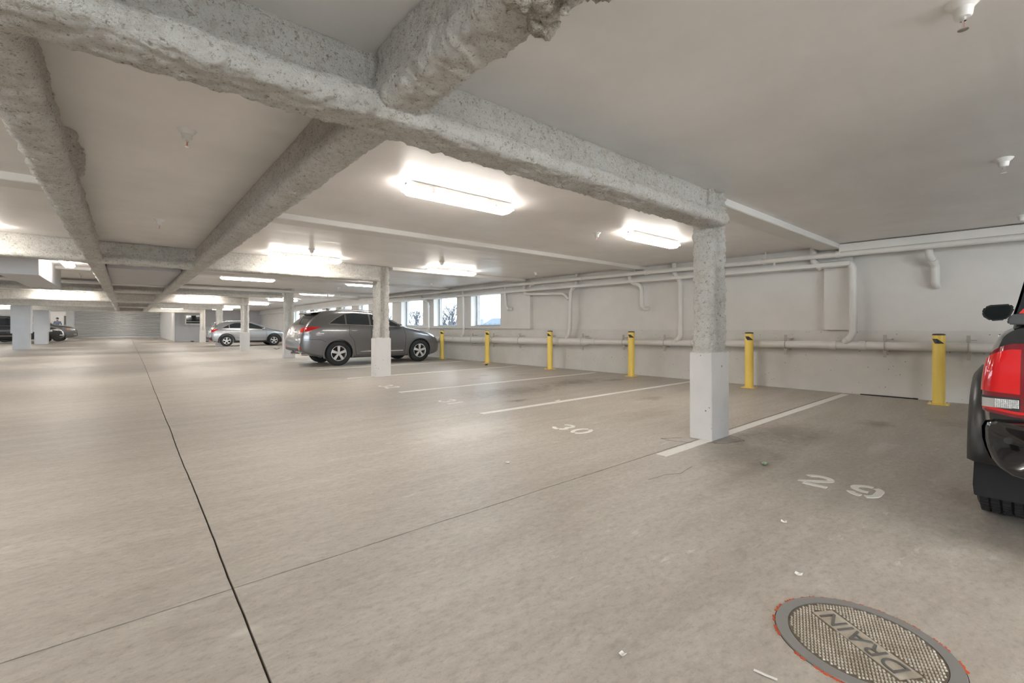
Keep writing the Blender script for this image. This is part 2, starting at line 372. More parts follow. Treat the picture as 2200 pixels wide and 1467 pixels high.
# far walls
EY = 45.0
struct(MB().box((3.0, EY, -.1), (9.5, EY + .2, CEIL)).build('wall_end', 'grey'))
struct(MB().box((3.0, EY + .02, -.1), (3.2, 66, 3.3)).build('wall_alcove', 'wall'))
FY = 66.0
mb = MB().box((-14, FY, -.1), (-5.87, FY + .2, 3.3)).box((-4.72, FY, -.1), (-4.15, FY + .2, 3.3)).box((-5.87, FY, 2.75), (-4.72, FY + .2, 3.3)).box((3.1, FY, -.1), (3.4, FY + .2, 3.3)).box((-4.15, FY, 3.05), (3.2, FY + .2, 3.3))
struct(mb.build('wall_far', 'wall'))
mb = MB().box((-14.2, -9, -.1), (-14, 70, 1.0)).box((-14.2, -9, 2.35), (-14, 70, 3.5))
mb.box((-14.2, -9, 1.0), (-14, 20, 2.35))
for y in range(20, 70, 4): mb.box((-14.2, y, 1.0), (-14, y + 1.6, 2.35))  # gaps between the piers are unseen openings, added for daylight fill
struct(mb.build('wall_left', 'wall'))
mb = MB().box((-14, -9.2, 2.45), (11, -9, CEIL))
for x, w_ in ((-14, .5), (-9, .5), (-4, .5), (1, .5), (5, 5.5)): mb.box((x, -9.2, -.1), (x + w_, -9, 2.45))  # unseen bays left open so daylight brightens the near ceiling and beams
struct(mb.build('wall_back', 'wall'))
struct(MB().box((-14, 69.8, -.1), (-4.2, 70, 3.5)).box((-4.3, FY + .2, -.1), (-4.15, 70, 3.3)).build('wall_lobby', 'trim'))
struct(MB().box((-8, 60.0, -.01), (-4.2, 69.8, .28)).build('floor_lobby', 'trim'))
# roller door
rd = struct(MB().box((-4.15, FY + .06, 0), (3.1, FY + .08, 3.05)).build('door_1', 'steel'))
for i in range(19):
    z = .06 + i * .158
    MB().prism([(FY - .0, z), (FY - .035, z + .02), (FY - .05, z + .06), (FY - .045, z + .10), (FY - .02, z + .14), (FY, z + .15), (FY + .05, z + .15), (FY + .05, z)], -4.08, 3.03, 'x').build('slat', 'steel', rd, smooth='auto')
MB().box((-4.08, FY - .04, 0), (3.03, FY + .05, .07)).build('bottom_rail', 'steel', rd)
for x in (-4.16, 3.02): MB().box((x, FY - .08, 0), (x + .09, FY + .06, 3.0)).build('guide_rail', 'clad', rd)
ld = struct(MB().box((-5.15, 69.74, .28), (-4.35, 69.79, 2.4)).build('door_2', mat('grey_door', (.11, .115, .12), .5)))
MB().box((-5.08, 69.70, 1.2), (-5.02, 69.74, 1.45)).build('door_handle', 'chrome', ld)

# ------------------------------------------------------------------ rough sprayed beams and columns
def resample(poly, ds, closed=True):
    P = [Vector((p[0], p[1])) for p in poly]
    for _ in range(2):           # round the corners (Chaikin)
        Q = []
        for i in range(len(P)):
            a, b = P[i], P[(i + 1) % len(P)]; k = min(.25, .035 / max((b - a).length, .001)); Q += [a.lerp(b, k), a.lerp(b, 1 - k)]
        P = Q
    L = [0]
    for i in range(len(P)): L.append(L[-1] + (P[(i + 1) % len(P)] - P[i]).length)
    n = max(10, int(L[-1] / ds)); out = []; j = 0
    for k in range(n):
        d = L[-1] * k / n
        while L[j + 1] < d: j += 1
        t = (d - L[j]) / max(L[j + 1] - L[j], 1e-6); out.append(P[j % len(P)].lerp(P[(j + 1) % len(P)], t))
    return out
def rough(name, poly, t0, t1, ax, ds, amp=1.0, lump=None, parent=None, m='fp', ztop=None, sag=0.0):
    C = resample(poly, ds); n = len(C)
    area = sum(C[i].x * C[(i + 1) % n].y - C[(i + 1) % n].x * C[i].y for i in range(n))
    sg = 1 if area > 0 else -1
    N = []
    for i in range(n):
        d = (C[(i + 1) % n] - C[i - 1]).normalized(); N.append(Vector((d.y, -d.x)) * sg)
    steps = max(2, int((t1 - t0) / ds)); vs = []; fs = []
    nz = noise.noise
    for j in range(steps + 1):
        t = t0 + (t1 - t0) * j / steps
        for i in range(n):
            a, b = C[i]
            p = Vector((a, t, b)) if ax == 'y' else (Vector((t, a, b)) if ax == 'x' else Vector((a, b, t)))
            h = nz(p * 5.0) * .011 + nz(p * 15) * .012
            if ds < .03: h += nz(p * 40) * .010 + (abs(nz(p * 27)) - .2) * .016
            elif ds < .06: h += nz(p * 34) * .007
            if lump: h += lump(p)
            h *= amp
            if ztop is not None and ax != 'z' and b > ztop - .02 and not (lump and h > .03): h = max(h, -.002) * .3
            da, db = N[i] * h
            if ax != 'z' and sag: db -= sag * (.5 + .5 * nz(Vector((t * 1.3, 4.2, t0)))) * (1 if b < 2.35 else 0)
            vs.append((a + da, t, b + db) if ax == 'y' else ((t, a + da, b + db) if ax == 'x' else (a + da, b + db, t)))
    for j in range(steps):
        for i in range(n):
            i2 = (i + 1) % n; q = (j * n + i, j * n + i2, (j + 1) * n + i2, (j + 1) * n + i); fs.append(q)
    fs.append(tuple(range(n))); fs.append(tuple(steps * n + i for i in range(n)))
    mb = MB(); mb.v = vs; mb.f = fs
    o = mb.build(name, m, parent, smooth=True)
    bm = bmesh.new(); bm.from_mesh(o.data); bmesh.ops.recalc_face_normals(bm, faces=bm.faces); bm.to_mesh(o.data); bm.free()
    return o
def ibeam(c0, web0, web1, fl0, fl1, zb, ft=.10, zt=CEIL + .01):
    return [(web0, zt), (web0, zb + ft + .05), (fl0, zb + ft), (fl0, zb), (fl1, zb), (fl1, zb + ft), (web1, zb + ft + .05), (web1, zt)]
GB = 'cross beams from column to the left'
o = rough('beam', ibeam(0, 2.27, 2.37, 2.06, 2.37, 2.195, .11), -5.0, 4.62, 'x', .018, 1.0, ztop=CEIL)
tag(o, 'nearest sprayed fireproofed cross beam, huge across the top of the photo, ending at the nearest column', 'beam', GB)
BY = [(10.15, .035, 'second cross beam from the camera, rough and cream, ending at the column by the dark grey car', 2.23), (18.75, .045, 'third cross beam, pitted and bluish, with a water pipe running along its face', 2.26),
      (25.4, .06, 'fourth cross beam, behind the ceiling pipe, ending at the column in front of the silver car', 2.21), (32.6, .07, 'fifth cross beam, ending at the column behind the silver car', 2.23), (41.9, .08, 'farthest cross beam, just in front of the roller door', 2.25)]
for y, ds, lab, zb in BY:
    tag(rough('beam', ibeam(0, y - .05, y + .07, y - .15, y + .16, zb, .10), -13.5, 4.5, 'x', ds, 1.0, ztop=CEIL), lab + ', sprayed grey', 'beam', GB)
# longitudinal pair running away from the camera
def brk(p):                    # damaged, lumpy patch near the camera
    k = max(0, 1 - abs(p.y - .86) / .34)
    return k ** .4 * (noise.noise(p * 10) * .075 + abs(noise.noise(p * 22)) * .07 + noise.noise(p * 45) * .022) if k > 0 and p.z < 2.5 else 0
def chunk(p):                  # missing strip of ceiling seal, a coarse lump on the right face of the left beam
    k = max(0, 1 - abs(p.y - 4.95) / .45)
    return min(1, k * 4) * (.05 + noise.noise(p * 14) * .03) if k > 0 and p.z > 2.44 and p.x > -.36 else 0
SEG = [(-1.5, 2.2, .018), (2.3, 10.0, .022), (10.2, 18.6, .045), (18.9, 25.2, .07), (25.5, 32.4, .09), (32.7, 41.8, .1)]
BAY = ['overhead between the camera and the first cross beam', 'between the first and second cross beams', 'between the second and third cross beams', 'between the third and fourth cross beams', 'between the fourth and fifth cross beams', 'between the fifth and farthest cross beams']
GL = 'lengthwise beams between the cross beams'
for i, (a, b, ds) in enumerate(SEG):
    o = rough('beam', ibeam(0, .97, 1.08, .925, 1.15, 2.235, .10), a, b, 'y', ds, 1.0, brk if i == 0 else None, ztop=CEIL)
    if i == 0:
        random.seed(3); mb = MB()
        for q in range(46):
            c = Vector((random.uniform(.94, 1.15), random.uniform(.62, 1.16), random.uniform(2.20, 2.26))); r = random.uniform(.018, .05); bm = bmesh.new(); bmesh.ops.create_icosphere(bm, subdivisions=3, radius=r)
            for v in bm.verts: v.co += v.co.normalized() * (noise.noise((v.co + c) * 38) * .5 + noise.noise((v.co + c) * 90) * .3) * r; v.co.z *= .75
            bm.verts.ensure_lookup_table(); mb.add([tuple(v.co + c) for v in bm.verts], [tuple(v.index for v in f.verts) for f in bm.faces]); bm.free()
        mb.build('broken_patch', 'fpbrown', o, smooth=True, kind='stuff')
    tag(o, 'right-hand lengthwise sprayed beam ' + BAY[i] + (', with a broken lumpy patch' if i == 0 else ''), 'beam', GL)
    o = rough('beam', ibeam(0, -.44, -.33, -.50, -.29, 2.235, .10), a, b, 'y', ds, 1.2, chunk if i == 1 else None, ztop=CEIL)
    tag(o, 'left-hand lengthwise sprayed beam ' + BAY[i], 'beam', GL)
# short cross piece and smooth soffit in the third bay between the pair
tag(rough('beam', [(11.55, 2.61), (11.55, 2.42), (11.85, 2.42), (11.85, 2.61)], -.30, .95, 'x', .05), 'short rough cross piece between the two lengthwise beams beyond the second cross beam', 'beam')
struct(MB().box((-.30, 12.6, 2.40), (.95, 16.9, 2.61)).build('trim_12', 'grey'))
# soffit box on the left
struct(MB().box((-1.80, 12.3, 2.15), (-1.25, 16.2, 2.61)).build('trim_13', 'clad', bevel=.004))
# columns
def hprof(x0, x1, y0, y1, t=.105, d=.078):
    return [(x0, y0), (x0 + t, y0), (x0 + t + .02, y0 + d), (x1 - t - .02, y0 + d), (x1 - t, y0), (x1, y0), (x1, y1), (x1 - t, y1), (x1 - t - .02, y1 - d), (x0 + t + .02, y1 - d), (x0 + t, y1), (x0, y1)]
CL = [(4.555, 2.215, .018, 'nearest column, rough sprayed shaft on a pitted painted block beside the first white line'),
      (4.43, 10.13, .022, 'second column, in front of the dark grey car'), (4.58, 18.75, .04, 'third column, between the silver car and the dark grey car'),
      (4.24, 25.25, .05, 'fourth column, in front of the middle of the silver car'), (4.15, 32.5, .07, 'fifth column, hidden behind the tail of the silver car'), (4.3, 41.8, .08, 'farthest thin column, in front of the grey end wall')]
for i, (x, y, ds, lab) in enumerate(CL):
    c = thing('column', lab + (', sprayed shaft on a smooth block' if i else ''), 'column', (x + .195, y + .12, 0), 0, 'sprayed columns along the stalls')
    b = MB().box((-.195, -.12, 0), (.195, .12, .905)).build('base_block', 'colbase', c, bevel=.006)
    rough('shaft', hprof(-.172, .172, -.105, .105), .895, CEIL - .002, 'z', ds * .8, 1.45, parent=c)
    rough('collar', [(-.19, -.115), (.19, -.115), (.19, .115), (-.19, .115)], .88, .925, 'z', min(ds, .03), .8, parent=c)
# clad pillars on the left
for (x0, x1, y0, lab) in ((-4.53, -3.81, 34.6, 'near grey boxed pillar on the left with a narrower foot'), (-4.79, -4.03, 44.5, 'far pale boxed pillar on the left beside the parked cars')):
    p = thing('pillar', lab, 'pillar', ((x0 + x1) / 2, y0 + .36, 0), 0, 'boxed pillars on the left')
    hw_ = (x1 - x0) / 2
    MB().box((-hw_, -.36, .84), (hw_, .36, CEIL)).build('casing', 'clad', p, bevel=.006)
    MB().box((-hw_ + .06, -.32, 0), (hw_ - .05, .32, .86)).build('foot', 'clad', p, bevel=.006)
    MB().box((hw_, -.37, .84), (hw_ + .012, -.30, CEIL)).build('corner_bead', 'trim', p)

# ------------------------------------------------------------------ strip lights
def strip_light(label):
    t = thing('strip_light', label, 'light', group='ceiling strip lights')
    L = 1.33; e = .03
    MB().prism([(-.076, 0), (-.090, -.058), (.090, -.058), (.076, 0)], .02, L - .02, 'x').build('housing', 'housing', t, bevel=.004)
    rows = []
    prof = [(-.091, -.060), (-.090, -.084), (-.062, -.118), (.062, -.118), (.090, -.084), (.091, -.060)]
    for x, k in ((0, .0), (0.0, 1), (.045, 1.0), (L - .045, 1.0), (L, 1), (L, 0)):
        pp = []
        for a, z in prof:
            zz = z
            if x in (0, L): zz = max(z, -.084)
            pp.append((x, a * (1 if k else .0), zz if k else -.06))
        rows.append(pp)
    MB().grid(rows).build('diffuser', 'lamp', t)
    for x in (.25, 1.05):
        for s in (-1, 1): MB().box((x, s * .088 - .008, -.085), (x + .03, s * .088 + .008, -.035)).build('clip', 'plastic', t)
    MB().lathe([(.012, 0), (.012, .012)], 10, Matrix.Translation((.015, 0, -.02)) @ Matrix.Rotation(-PI / 2, 4, 'Y')).build('end_plug', 'blk', t)
    return t
lights = [(2.09, 4.08, 'glowing strip light in the middle of the photo, largest one, past the nearest cross beam'), (5.68, 4.03, 'glowing strip light left of the nearest column, nearer the wall pipes'),
          (2.08, 9.55, 'glowing strip light against the second cross beam'), (5.50, 9.55, 'glowing strip light in line with the rib at the second column, toward the windows'),
          (1.98, 14.65, 'glowing strip light right behind the second cross beam, on a white rib'), (5.32, 14.3, 'glowing strip light partly hidden by the second column'),
          (5.40, 19.65, 'glowing strip light above the dark grey car, right of the third column'), (1.90, 25.2, 'glowing strip light in front of the fourth cross beam, right of the lengthwise beams'),
          (-2.50, 25.1, 'glowing strip light on the far left in front of the fourth cross beam'), (-2.70, 9.55, 'strip light cut by the left edge of the photo'),
          (5.4, 25.0, 'glowing strip light partly behind the third column'), (5.2, 30.3, 'glowing strip light right of the fourth column over the silver car'), (5.1, 36.0, 'glowing strip light behind the fourth column'),
          (5.0, 41.0, 'farthest glowing strip light over the silver car, before the end wall'), (1.8, 36, 'strip light hidden behind the fifth cross beam'), (2, 19.6, 'strip light hidden behind the third cross beam'), (-2.6, 19.6, 'strip light hidden behind the third cross beam, left'), (-2.6, 30.3, 'added fill strip light hidden behind the fourth cross beam, left'), (1.9, 30.3, 'added fill strip light hidden behind the fourth cross beam, right'), (-2.6, 36, 'added fill strip light hidden behind the fifth cross beam, left'), (1.9, 40.8, 'added fill strip light hidden by the farthest cross beam'),  # some hidden fixtures over the far bays are added to brighten them
          (-6.4, 36.5, 'glowing strip light left of the near boxed pillar, upper of two'), (-6.4, 41, 'glowing strip light left of the near boxed pillar, lower of two'), (-6.0, 25, 'strip light outside the left edge, deep in the garage'), (-6.2, 15, 'strip light outside the left edge, mid way'),
          (-2.6, 4.0, 'strip light outside the left edge, past the nearest beam'), (-6.2, 4.0, 'strip light far outside the left edge'), (2.1, -1.4, 'strip light behind the camera, right side'), (5.68, -1.4, 'strip light behind the camera, over the pickup stall'), (-2.6, -1.4, 'strip light behind the camera, left side'),
          (-2.6, -6.2, 'strip light at the back wall, left'), (2.1, -6.2, 'strip light at the back wall, middle')]
s0 = None
for x, y, lab in lights:
    if s0 is None: s0 = strip_light(lab); s0.location = (x, y, CEIL)
    else: dup(s0, (x, y, CEIL), 0, lab)
dup(s0, (-.95, 12.75, CEIL), PI / 2, 'glowing strip light end-on beside the grey soffit box on the left')
for x, y, lab in ((-6.6, 50, 'added unseen strip light over the parked cars on the left'), (-1, 50, 'added unseen strip light in the high bay before the roller door'), (-1, 58, 'added unseen strip light nearest the roller door'), (-1, 54, 'added unseen strip light in the high bay, second from the roller door'), (-1, 62.5, 'added unseen strip light right in front of the roller door'), (1.2, 47.6, 'added unseen strip light just behind the farthest cross beam, right'), (-2.6, 47.6, 'added unseen strip light just behind the farthest cross beam, left'), (-6.8, 57, 'added unseen strip light over the far left stalls'), (-6.0, 67.5, 'strip light in the lit lobby')):  # high-bay fixtures are unseen, added to brighten the far floor and door
    dup(s0, (x, y, 3.248), 0, lab)

# ------------------------------------------------------------------ sprinkler heads
def sprinkler(label):
    t = thing('sprinkler_head', label, 'sprinkler', group='ceiling sprinklers')
    MB().lathe([(.062, 0), (.058, -.008), (.036, -.03), (.032, -.062), (.026, -.07), (.012, -.072)], 20).build('cup', 'plastic', t, smooth='auto')
    MB().lathe([(.012, -.07), (.012, -.085), (.006, -.088)], 12).box((-.011, -.003, -.118), (-.007, .003, -.08)).box((.007, -.003, -.118), (.011, .003, -.08)).build('frame', 'chrome', t)
    MB().lathe([(.003, -.086), (.003, -.114)], 8).build('bulb', 'red', t, label='red glass bulb')
    MB().lathe([(.004, -.116), (.019, -.119), (.019, -.122), (.004, -.121)], 12).build('deflector', 'chrome', t)
    return t
spr = [(.34, 4.05, 'white sprinkler in the ceiling panel between the two lengthwise beams, nearer one'), (.345, 7.66, 'white sprinkler in the ceiling panel between the two lengthwise beams, farther one'),
       (2.81, .24, 'white sprinkler at the top edge of the photo, upper right'), (5.68, .24, 'white sprinkler on the bare ceiling above the pickup truck'), (8.75, .21, 'white sprinkler cut by the right edge, over the wall pipes'),
       (5.45, 4.43, 'white sprinkler just left of the strip light by the nearest column'), (2.6, 8.74, 'grey sprinkler above the strip light at the second cross beam'), (5.27, 8.57, 'grey sprinkler above the second column, toward the windows'),
       (8.18, 8.65, 'white sprinkler near the wall pipes above the nearest window'), (5.84, 16.5, 'sprinkler above the strip light over the dark grey car'), (7.6, 13.0, 'small sprinkler over the hood of the dark grey car'), (-.9, 16.6, 'small sprinkler past the grey soffit box')]
s1 = None
for x, y, lab in spr:
    if s1 is None: s1 = sprinkler(lab); s1.location = (x, y, CEIL)
    else: dup(s1, (x, y, CEIL), 0, lab)

# ------------------------------------------------------------------ pipes on the right wall
def ring(mb, c, d, r, w_):      # coupling collar on a pipe: centre, direction
    c = Vector(c); d = Vector(d).normalized(); mb.tube([c - d * w_ / 2, c + d * w_ / 2], r, 14)
up_ = frame_empty('wall_pipe', 'long pale upper pipe running under the ceiling along the whole right wall', 'pipe')
MB().tube([(-8, .36, 2.405), (1.5, .36, 2.42), (8, .36, 2.45), (20, .36, 2.47)], .048, 14).build('run', 'pipe', up_, smooth='auto')
for s in (1.6, 2.85, 4.0, 5.3, 7.2, 9.0, 11.5, 14.2, 16.5):
    c = MB(); ring(c, (s, .36, 2.42 + .003 * s), (1, 0, 0), .062, .07); c.build('coupling', 'pipe', up_, smooth='auto')
for s in (2.75, 5.6, 8.6, 11.3, 13.9, 16.3):
    MB().box((s - .012, .355, 2.45), (s + .012, .365, CEIL)).box((s - .02, .30, 2.36), (s + .02, .42, 2.372)).build('hanger', 'pipe', up_)
for s in (2.6, 9.1, 10.2): MB().tube([(s, .36, 2.42), (s, .36, 2.33)], .022, 10).build('outlet', 'pipe', up_)
mn = frame_empty('drain_main', 'thick pale drain pipe running low along the whole right wall behind the yellow bollards', 'pipe')
MB().tube([(-8, .15, .89), (1.3, .15, .857), (7.0, .15, .785)], .068, 18).build('run', 'pipe', mn, smooth='auto')
MB().tube([(6.95, .15, .786), (7.1, .15, .783), (7.2, .15, .78), (20.2, .15, .66)], [.068, .072, .10, .10], 18).build('wide_run', 'pipe', mn, smooth='auto')
for s, z, r in ((1.30, .857, .078), (1.72, .850, .078), (4.35, .82, .078), (4.8, .812, .078), (6.95, .787, .085), (7.3, .78, .112), (8.15, .772, .112), (8.5, .77, .112), (11.5, .742, .110), (13.2, .727, .110)):
    c = MB(); ring(c, (s, .15, z), (1, 0, 0), r, .10); c.build('coupling', 'pipe', mn, smooth='auto')
for s in (.02, 1.0, 2.47, 4.95, 6.05, 7.32, 8.5, 9.75, 11.0, 12.1, 14.0):
    z = float(np.interp(s, [-8, 1.3, 7, 20.2], [.89, .857, .785, .66])); r = .072 if s < 7 else .106
    c = MB().tube([(s, .15 + (r + .004) * math.cos(a), z + (r + .004) * math.sin(a)) for a in np.linspace(0, 2 * PI, 17)], .007, 6)
    c.box((s - .022, .14, z + r), (s + .022, .16, z + r + .11)).box((s - .022, .14, z - r - .12), (s + .022, .16, z - r)).box((s - .09, .0, z + r + .03), (s - .07, .16, z + r + .045)).box((s - .09, .14, z + r + .03), (s + .03, .155, z + r + .045)).box((s - .05, .0, z - r - .03), (s - .03, .16, z - r - .015)).box((s - .05, .14, z - r - .03), (s + .03, .155, z - r - .015))
    c.build('clamp', 'strap', mn)
GD = 'drops on the right wall'
drops = [([(7.48, .22, 2.6), (7.48, .22, 2.30), (7.70, .20, 2.17), (7.72, .20, 1.05), (7.87, .17, .86)], 'drain pipe dropping left of the third bollard from the right with a side branch', .052, [1, 3]),
         ([(4.68, .22, 2.6), (4.68, .22, 2.36), (4.54, .2, 2.2), (4.54, .2, .95), (4.66, .17, .86)], 'straight drain pipe dropping just left of the nearest column', .052, [1, 3]),
         ([(2.0, .22, 2.6), (2.0, .22, 2.34), (1.92, .22, 2.27), (1.46, .22, 2.28), (1.42, .2, 2.2), (1.42, .2, 1.03), (1.55, .17, .9)], 'drain pipe bending around the flat pilaster on the right wall', .055, [1, 5]),
         ([(5.84, .22, 2.44), (5.82, .22, 2.27), (5.59, .18, 2.18), (5.54, .16, 2.1), (5.54, .13, 1.66), (5.52, .08, 1.61), (5.50, -.03, 1.62)], 'short hooked pipe ending halfway down the wall between two bollards', .05, [1, 5]),
         ([(.456, .22, 2.44), (.455, .22, 2.30), (.41, .12, 2.2), (.39, .06, 2.14), (.39, .055, 1.87), (.385, .03, 1.83), (.38, -.03, 1.82)], 'short stub pipe hooking into the wall above the rightmost bollard', .052, [1, 5]),
         ([(15.27, .25, 2.34), (14.85, .22, 2.1), (14.83, .22, 2.0), (14.83, .20, .76)], 'white drain pipe with a slanted top between two windows, above the dark grey car', .055, [1]),
         ([(12.55, .25, 2.44), (12.57, .22, 2.1), (12.57, .2, .95), (12.76, .17, .78)], 'slim pale drain pipe between the two windows nearest the camera', .045, [1]),
         ([(10.37, .22, 2.28), (10.35, .18, 1.83), (10.27, .18, 1.75), (10.14, .10, 1.74)], 'short hooked pipe right of the nearest window', .045, [1])]
for path, lab, r, cp in drops:
    t = frame_empty('drain_pipe', lab, 'pipe', GD)
    MB().tube(path, r, 12, .13).build('run', 'pipe', t, smooth='auto')
    for i in cp:
        c = MB(); a = Vector(path[i]); b = Vector(path[i + 1]); d = (b - a).normalized(); ring(c, a + d * .14, d, r + .009, .06); c.build('coupling', 'pipe', t, smooth='auto')
    if 'side branch' in lab:
        MB().tube([(9.48, .22, 2.6), (9.48, .22, 2.17), (7.92, .22, 2.10), (7.75, .21, 1.93)], .045, 12, .13).build('branch', 'pipe', t, smooth='auto')
t = thing('ceiling_pipe', 'pale water pipe hung across the garage in front of the third cross beam', 'pipe', (0, 18.45, 2.5))
MB().tube([(-12, 0, 0), (8.4, 0, 0)], .055, 12).build('run', 'pipe', t, smooth='auto')
for x in (-6, -3, -1.6, 1.2, 3.6, 4.8, 6.6): MB().box((x - .012, -.012, .04), (x + .012, .012, .1)).box((x - .03, -.06, -.06), (x + .03, .06, -.05)).build('hanger', 'pipe', t)
for x in (6.1, 7.3): MB().tube([(x, 0, 0), (x, 0, -.14)], .03, 8).build('outlet', 'pipe', t)

# ------------------------------------------------------------------ bollards
def bollard(label):
    t = thing('bollard', label, 'bollard', group='yellow bollards along the right wall')
    MB().lathe([(.0755, .012), (.0755, 1.05)], 32, cap=False).build('post', 'yellow', t, smooth=True)
    MB().lathe([(.0775, 1.045), (.0775, 1.055), (.07, 1.066), (.03, 1.072)], 32).build('cap', 'tape', t, smooth='auto', label='dark bollard cap')
    MB().prism([(-.13, -.12), (.13, -.12), (.13, .12), (-.13, .12)], 0, .014).build('base_plate', 'yellow', t, bevel=.003)
    for sx in (-.1, .1):
        for sy in (-.095, .095): MB().lathe([(.012, .014), (.012, .026)], 6, Matrix.Translation((sx, sy, 0))).build('bolt', 'pipemetal', t)
    rows = []
    for k in (0, .34, .67, 1):           # top to bottom; the slanted band leans down to the right
        zc = .992 - k * .072; a0 = -1.22 + k * .62; a1 = -.25 + k * 1.15
        rows.append([(.0768 * math.cos(a0 + (a1 - a0) * q / 10), .0768 * math.sin(a0 + (a1 - a0) * q / 10), zc) for q in range(11)])
    MB().grid(rows, True).build('tape', 'tape', t, label='black slanted reflective tape')
    return t
bpos = [(9.412, 1.067, 'yellow bollard farthest right, between the nearest column and the pickup truck'), (9.20, 3.738, 'second yellow bollard from the right, right of the nearest column'), (9.17, 6.41, 'third yellow bollard from the right, just left of the nearest column'),
        (8.99, 8.95, 'fourth yellow bollard from the right, beside the drain pipe with a branch'), (8.93, 11.75, 'fifth yellow bollard from the right, under the nearest window'), (8.86, 14.40, 'sixth yellow bollard from the right, in front of the nose of the dark grey car')]
b0 = None
for i, (x, y, lab) in enumerate(bpos):
    rz = [.05, .12, .1, -.1, .18, .15][i]
    if b0 is None: b = b0 = bollard(lab); b0.location = (x, y, 0); b0.rotation_euler = (0, 0, rz)
    else: b = dup(b0, (x, y, 0), rz, lab)
    for ch in b.children:
        if ch.name.startswith('tape'): ch.rotation_euler = (0, 0, math.atan2(-y, -x) - rz + [.0, .15, .05, -.35, .25, .1][i])
dup(b0, (8.55, 33.2, 0), .1, 'yellow bollard beyond the hood of the silver car')
# ------------------------------------------------------------------ painted lines and stall numbers
GLn = 'white stall lines'
for (x0, x1, y, lab) in ((3.72, 9.55, 2.28, 'white stall line running past the nearest column'), (3.66, 9.30, 4.95, 'white stall line between the stalls numbered 30 and 31'), (3.74, 9.20, 7.52, 'white stall line beyond the stall numbered 31'), (3.85, 8.95, 10.32, 'white stall line past the second column'), (4.0, 8.8, 13.0, 'white stall line nearest the dark grey car'), (3.9, 8.6, 16.6, 'white stall line beyond the dark grey car'), (3.9, 8.6, 30.9, 'white stall line before the silver car')):
    n = 30; mb = MB()
    up = [(x0 + (x1 - x0) * i / n, y + .052 + .003 * noise.noise(Vector((i, y, 0)))) for i in range(n + 1)]; dn = [(p[0], y - .052 + .003 * noise.noise(Vector((i, y, 9)))) for i, p in enumerate(up)]
    mb.prism(dn + up[::-1], .0, .0025); tag(mb.build('stall_line', 'worn'), lab, 'line', GLn)
def stroke(mb, pts, wd):
    P = [Vector(p) for p in pts]; L = []; R = []
    for i in range(len(P)):
        d = (P[min(i + 1, len(P) - 1)] - P[max(i - 1, 0)]).normalized(); nn = Vector((-d.y, d.x)) * wd / 2; L.append(P[i] + nn); R.append(P[i] - nn)
    mb.prism([tuple(p) for p in L] + [tuple(p) for p in R[::-1]], 0, .0025)
def arc(cx, cy, rx, ry, a0, a1, n=10): return [(cx + rx * math.cos(math.radians(a0 + (a1 - a0) * i / n)), cy + ry * math.sin(math.radians(a0 + (a1 - a0) * i / n))) for i in range(n + 1)]
W_ = .046
DIG = {'2': [arc(.1, .215, .075, .062, 170, 20, 9), arc(.1, .215, .075, .062, 5, -35, 4) + [(.028, .06), (.028, .045)], [(.05, .023), (.20, .023)]],
       '9': [arc(.1, .20, .075, .075, 80, -50, 9)[:0] + arc(.1, .205, .075, .072, 75, 285, 10), arc(.1, .205, .075, .072, 60, 0, 5) + [(.175, .12)] + arc(.1, .11, .075, .087, 0, -70, 6), arc(.1, .11, .075, .087, -90, -160, 5)],
       '3': [arc(.095, .215, .072, .062, 160, 40, 8), arc(.095, .215, .072, .062, 25, -70, 6), arc(.095, .093, .078, .07, 60, -60, 8), arc(.095, .093, .078, .07, -75, -165, 6)],
       '0': [arc(.1, .15, .077, .127, 80, -80, 14), arc(.1, .15, .077, .127, 100, 260, 14)],
       '1': [[(.1, .0), (.1, .30)], [(.095, .275), (.055, .225)]]}
def number(txt, x, y, lab, gap=.30):      # reads towards +X, from +Y to -Y
    t = thing('stall_number', lab, 'number', (x, y, 0), -PI / 2, 'stencilled stall numbers')
    for i, ch in enumerate(txt):
        mb = MB()
        for st in DIG[ch]: stroke(mb, st, W_)
        for k, v in enumerate(mb.v): mb.v[k] = (v[0] + i * gap, v[1], v[2])
        mb.build('digit', 'worn', t)
number('29', 3.865, 1.24, 'white stencilled number 29 on the floor near the pickup truck')
number('30', 3.76, 3.76, 'white stencilled number 30 on the floor left of the nearest column', .27)
number('31', 3.74, 6.26, 'white stencilled number 31 on the floor in the middle distance', .25)
number('32', 3.80, 8.62, 'white stencilled number 32 on the floor by the second column', .27)
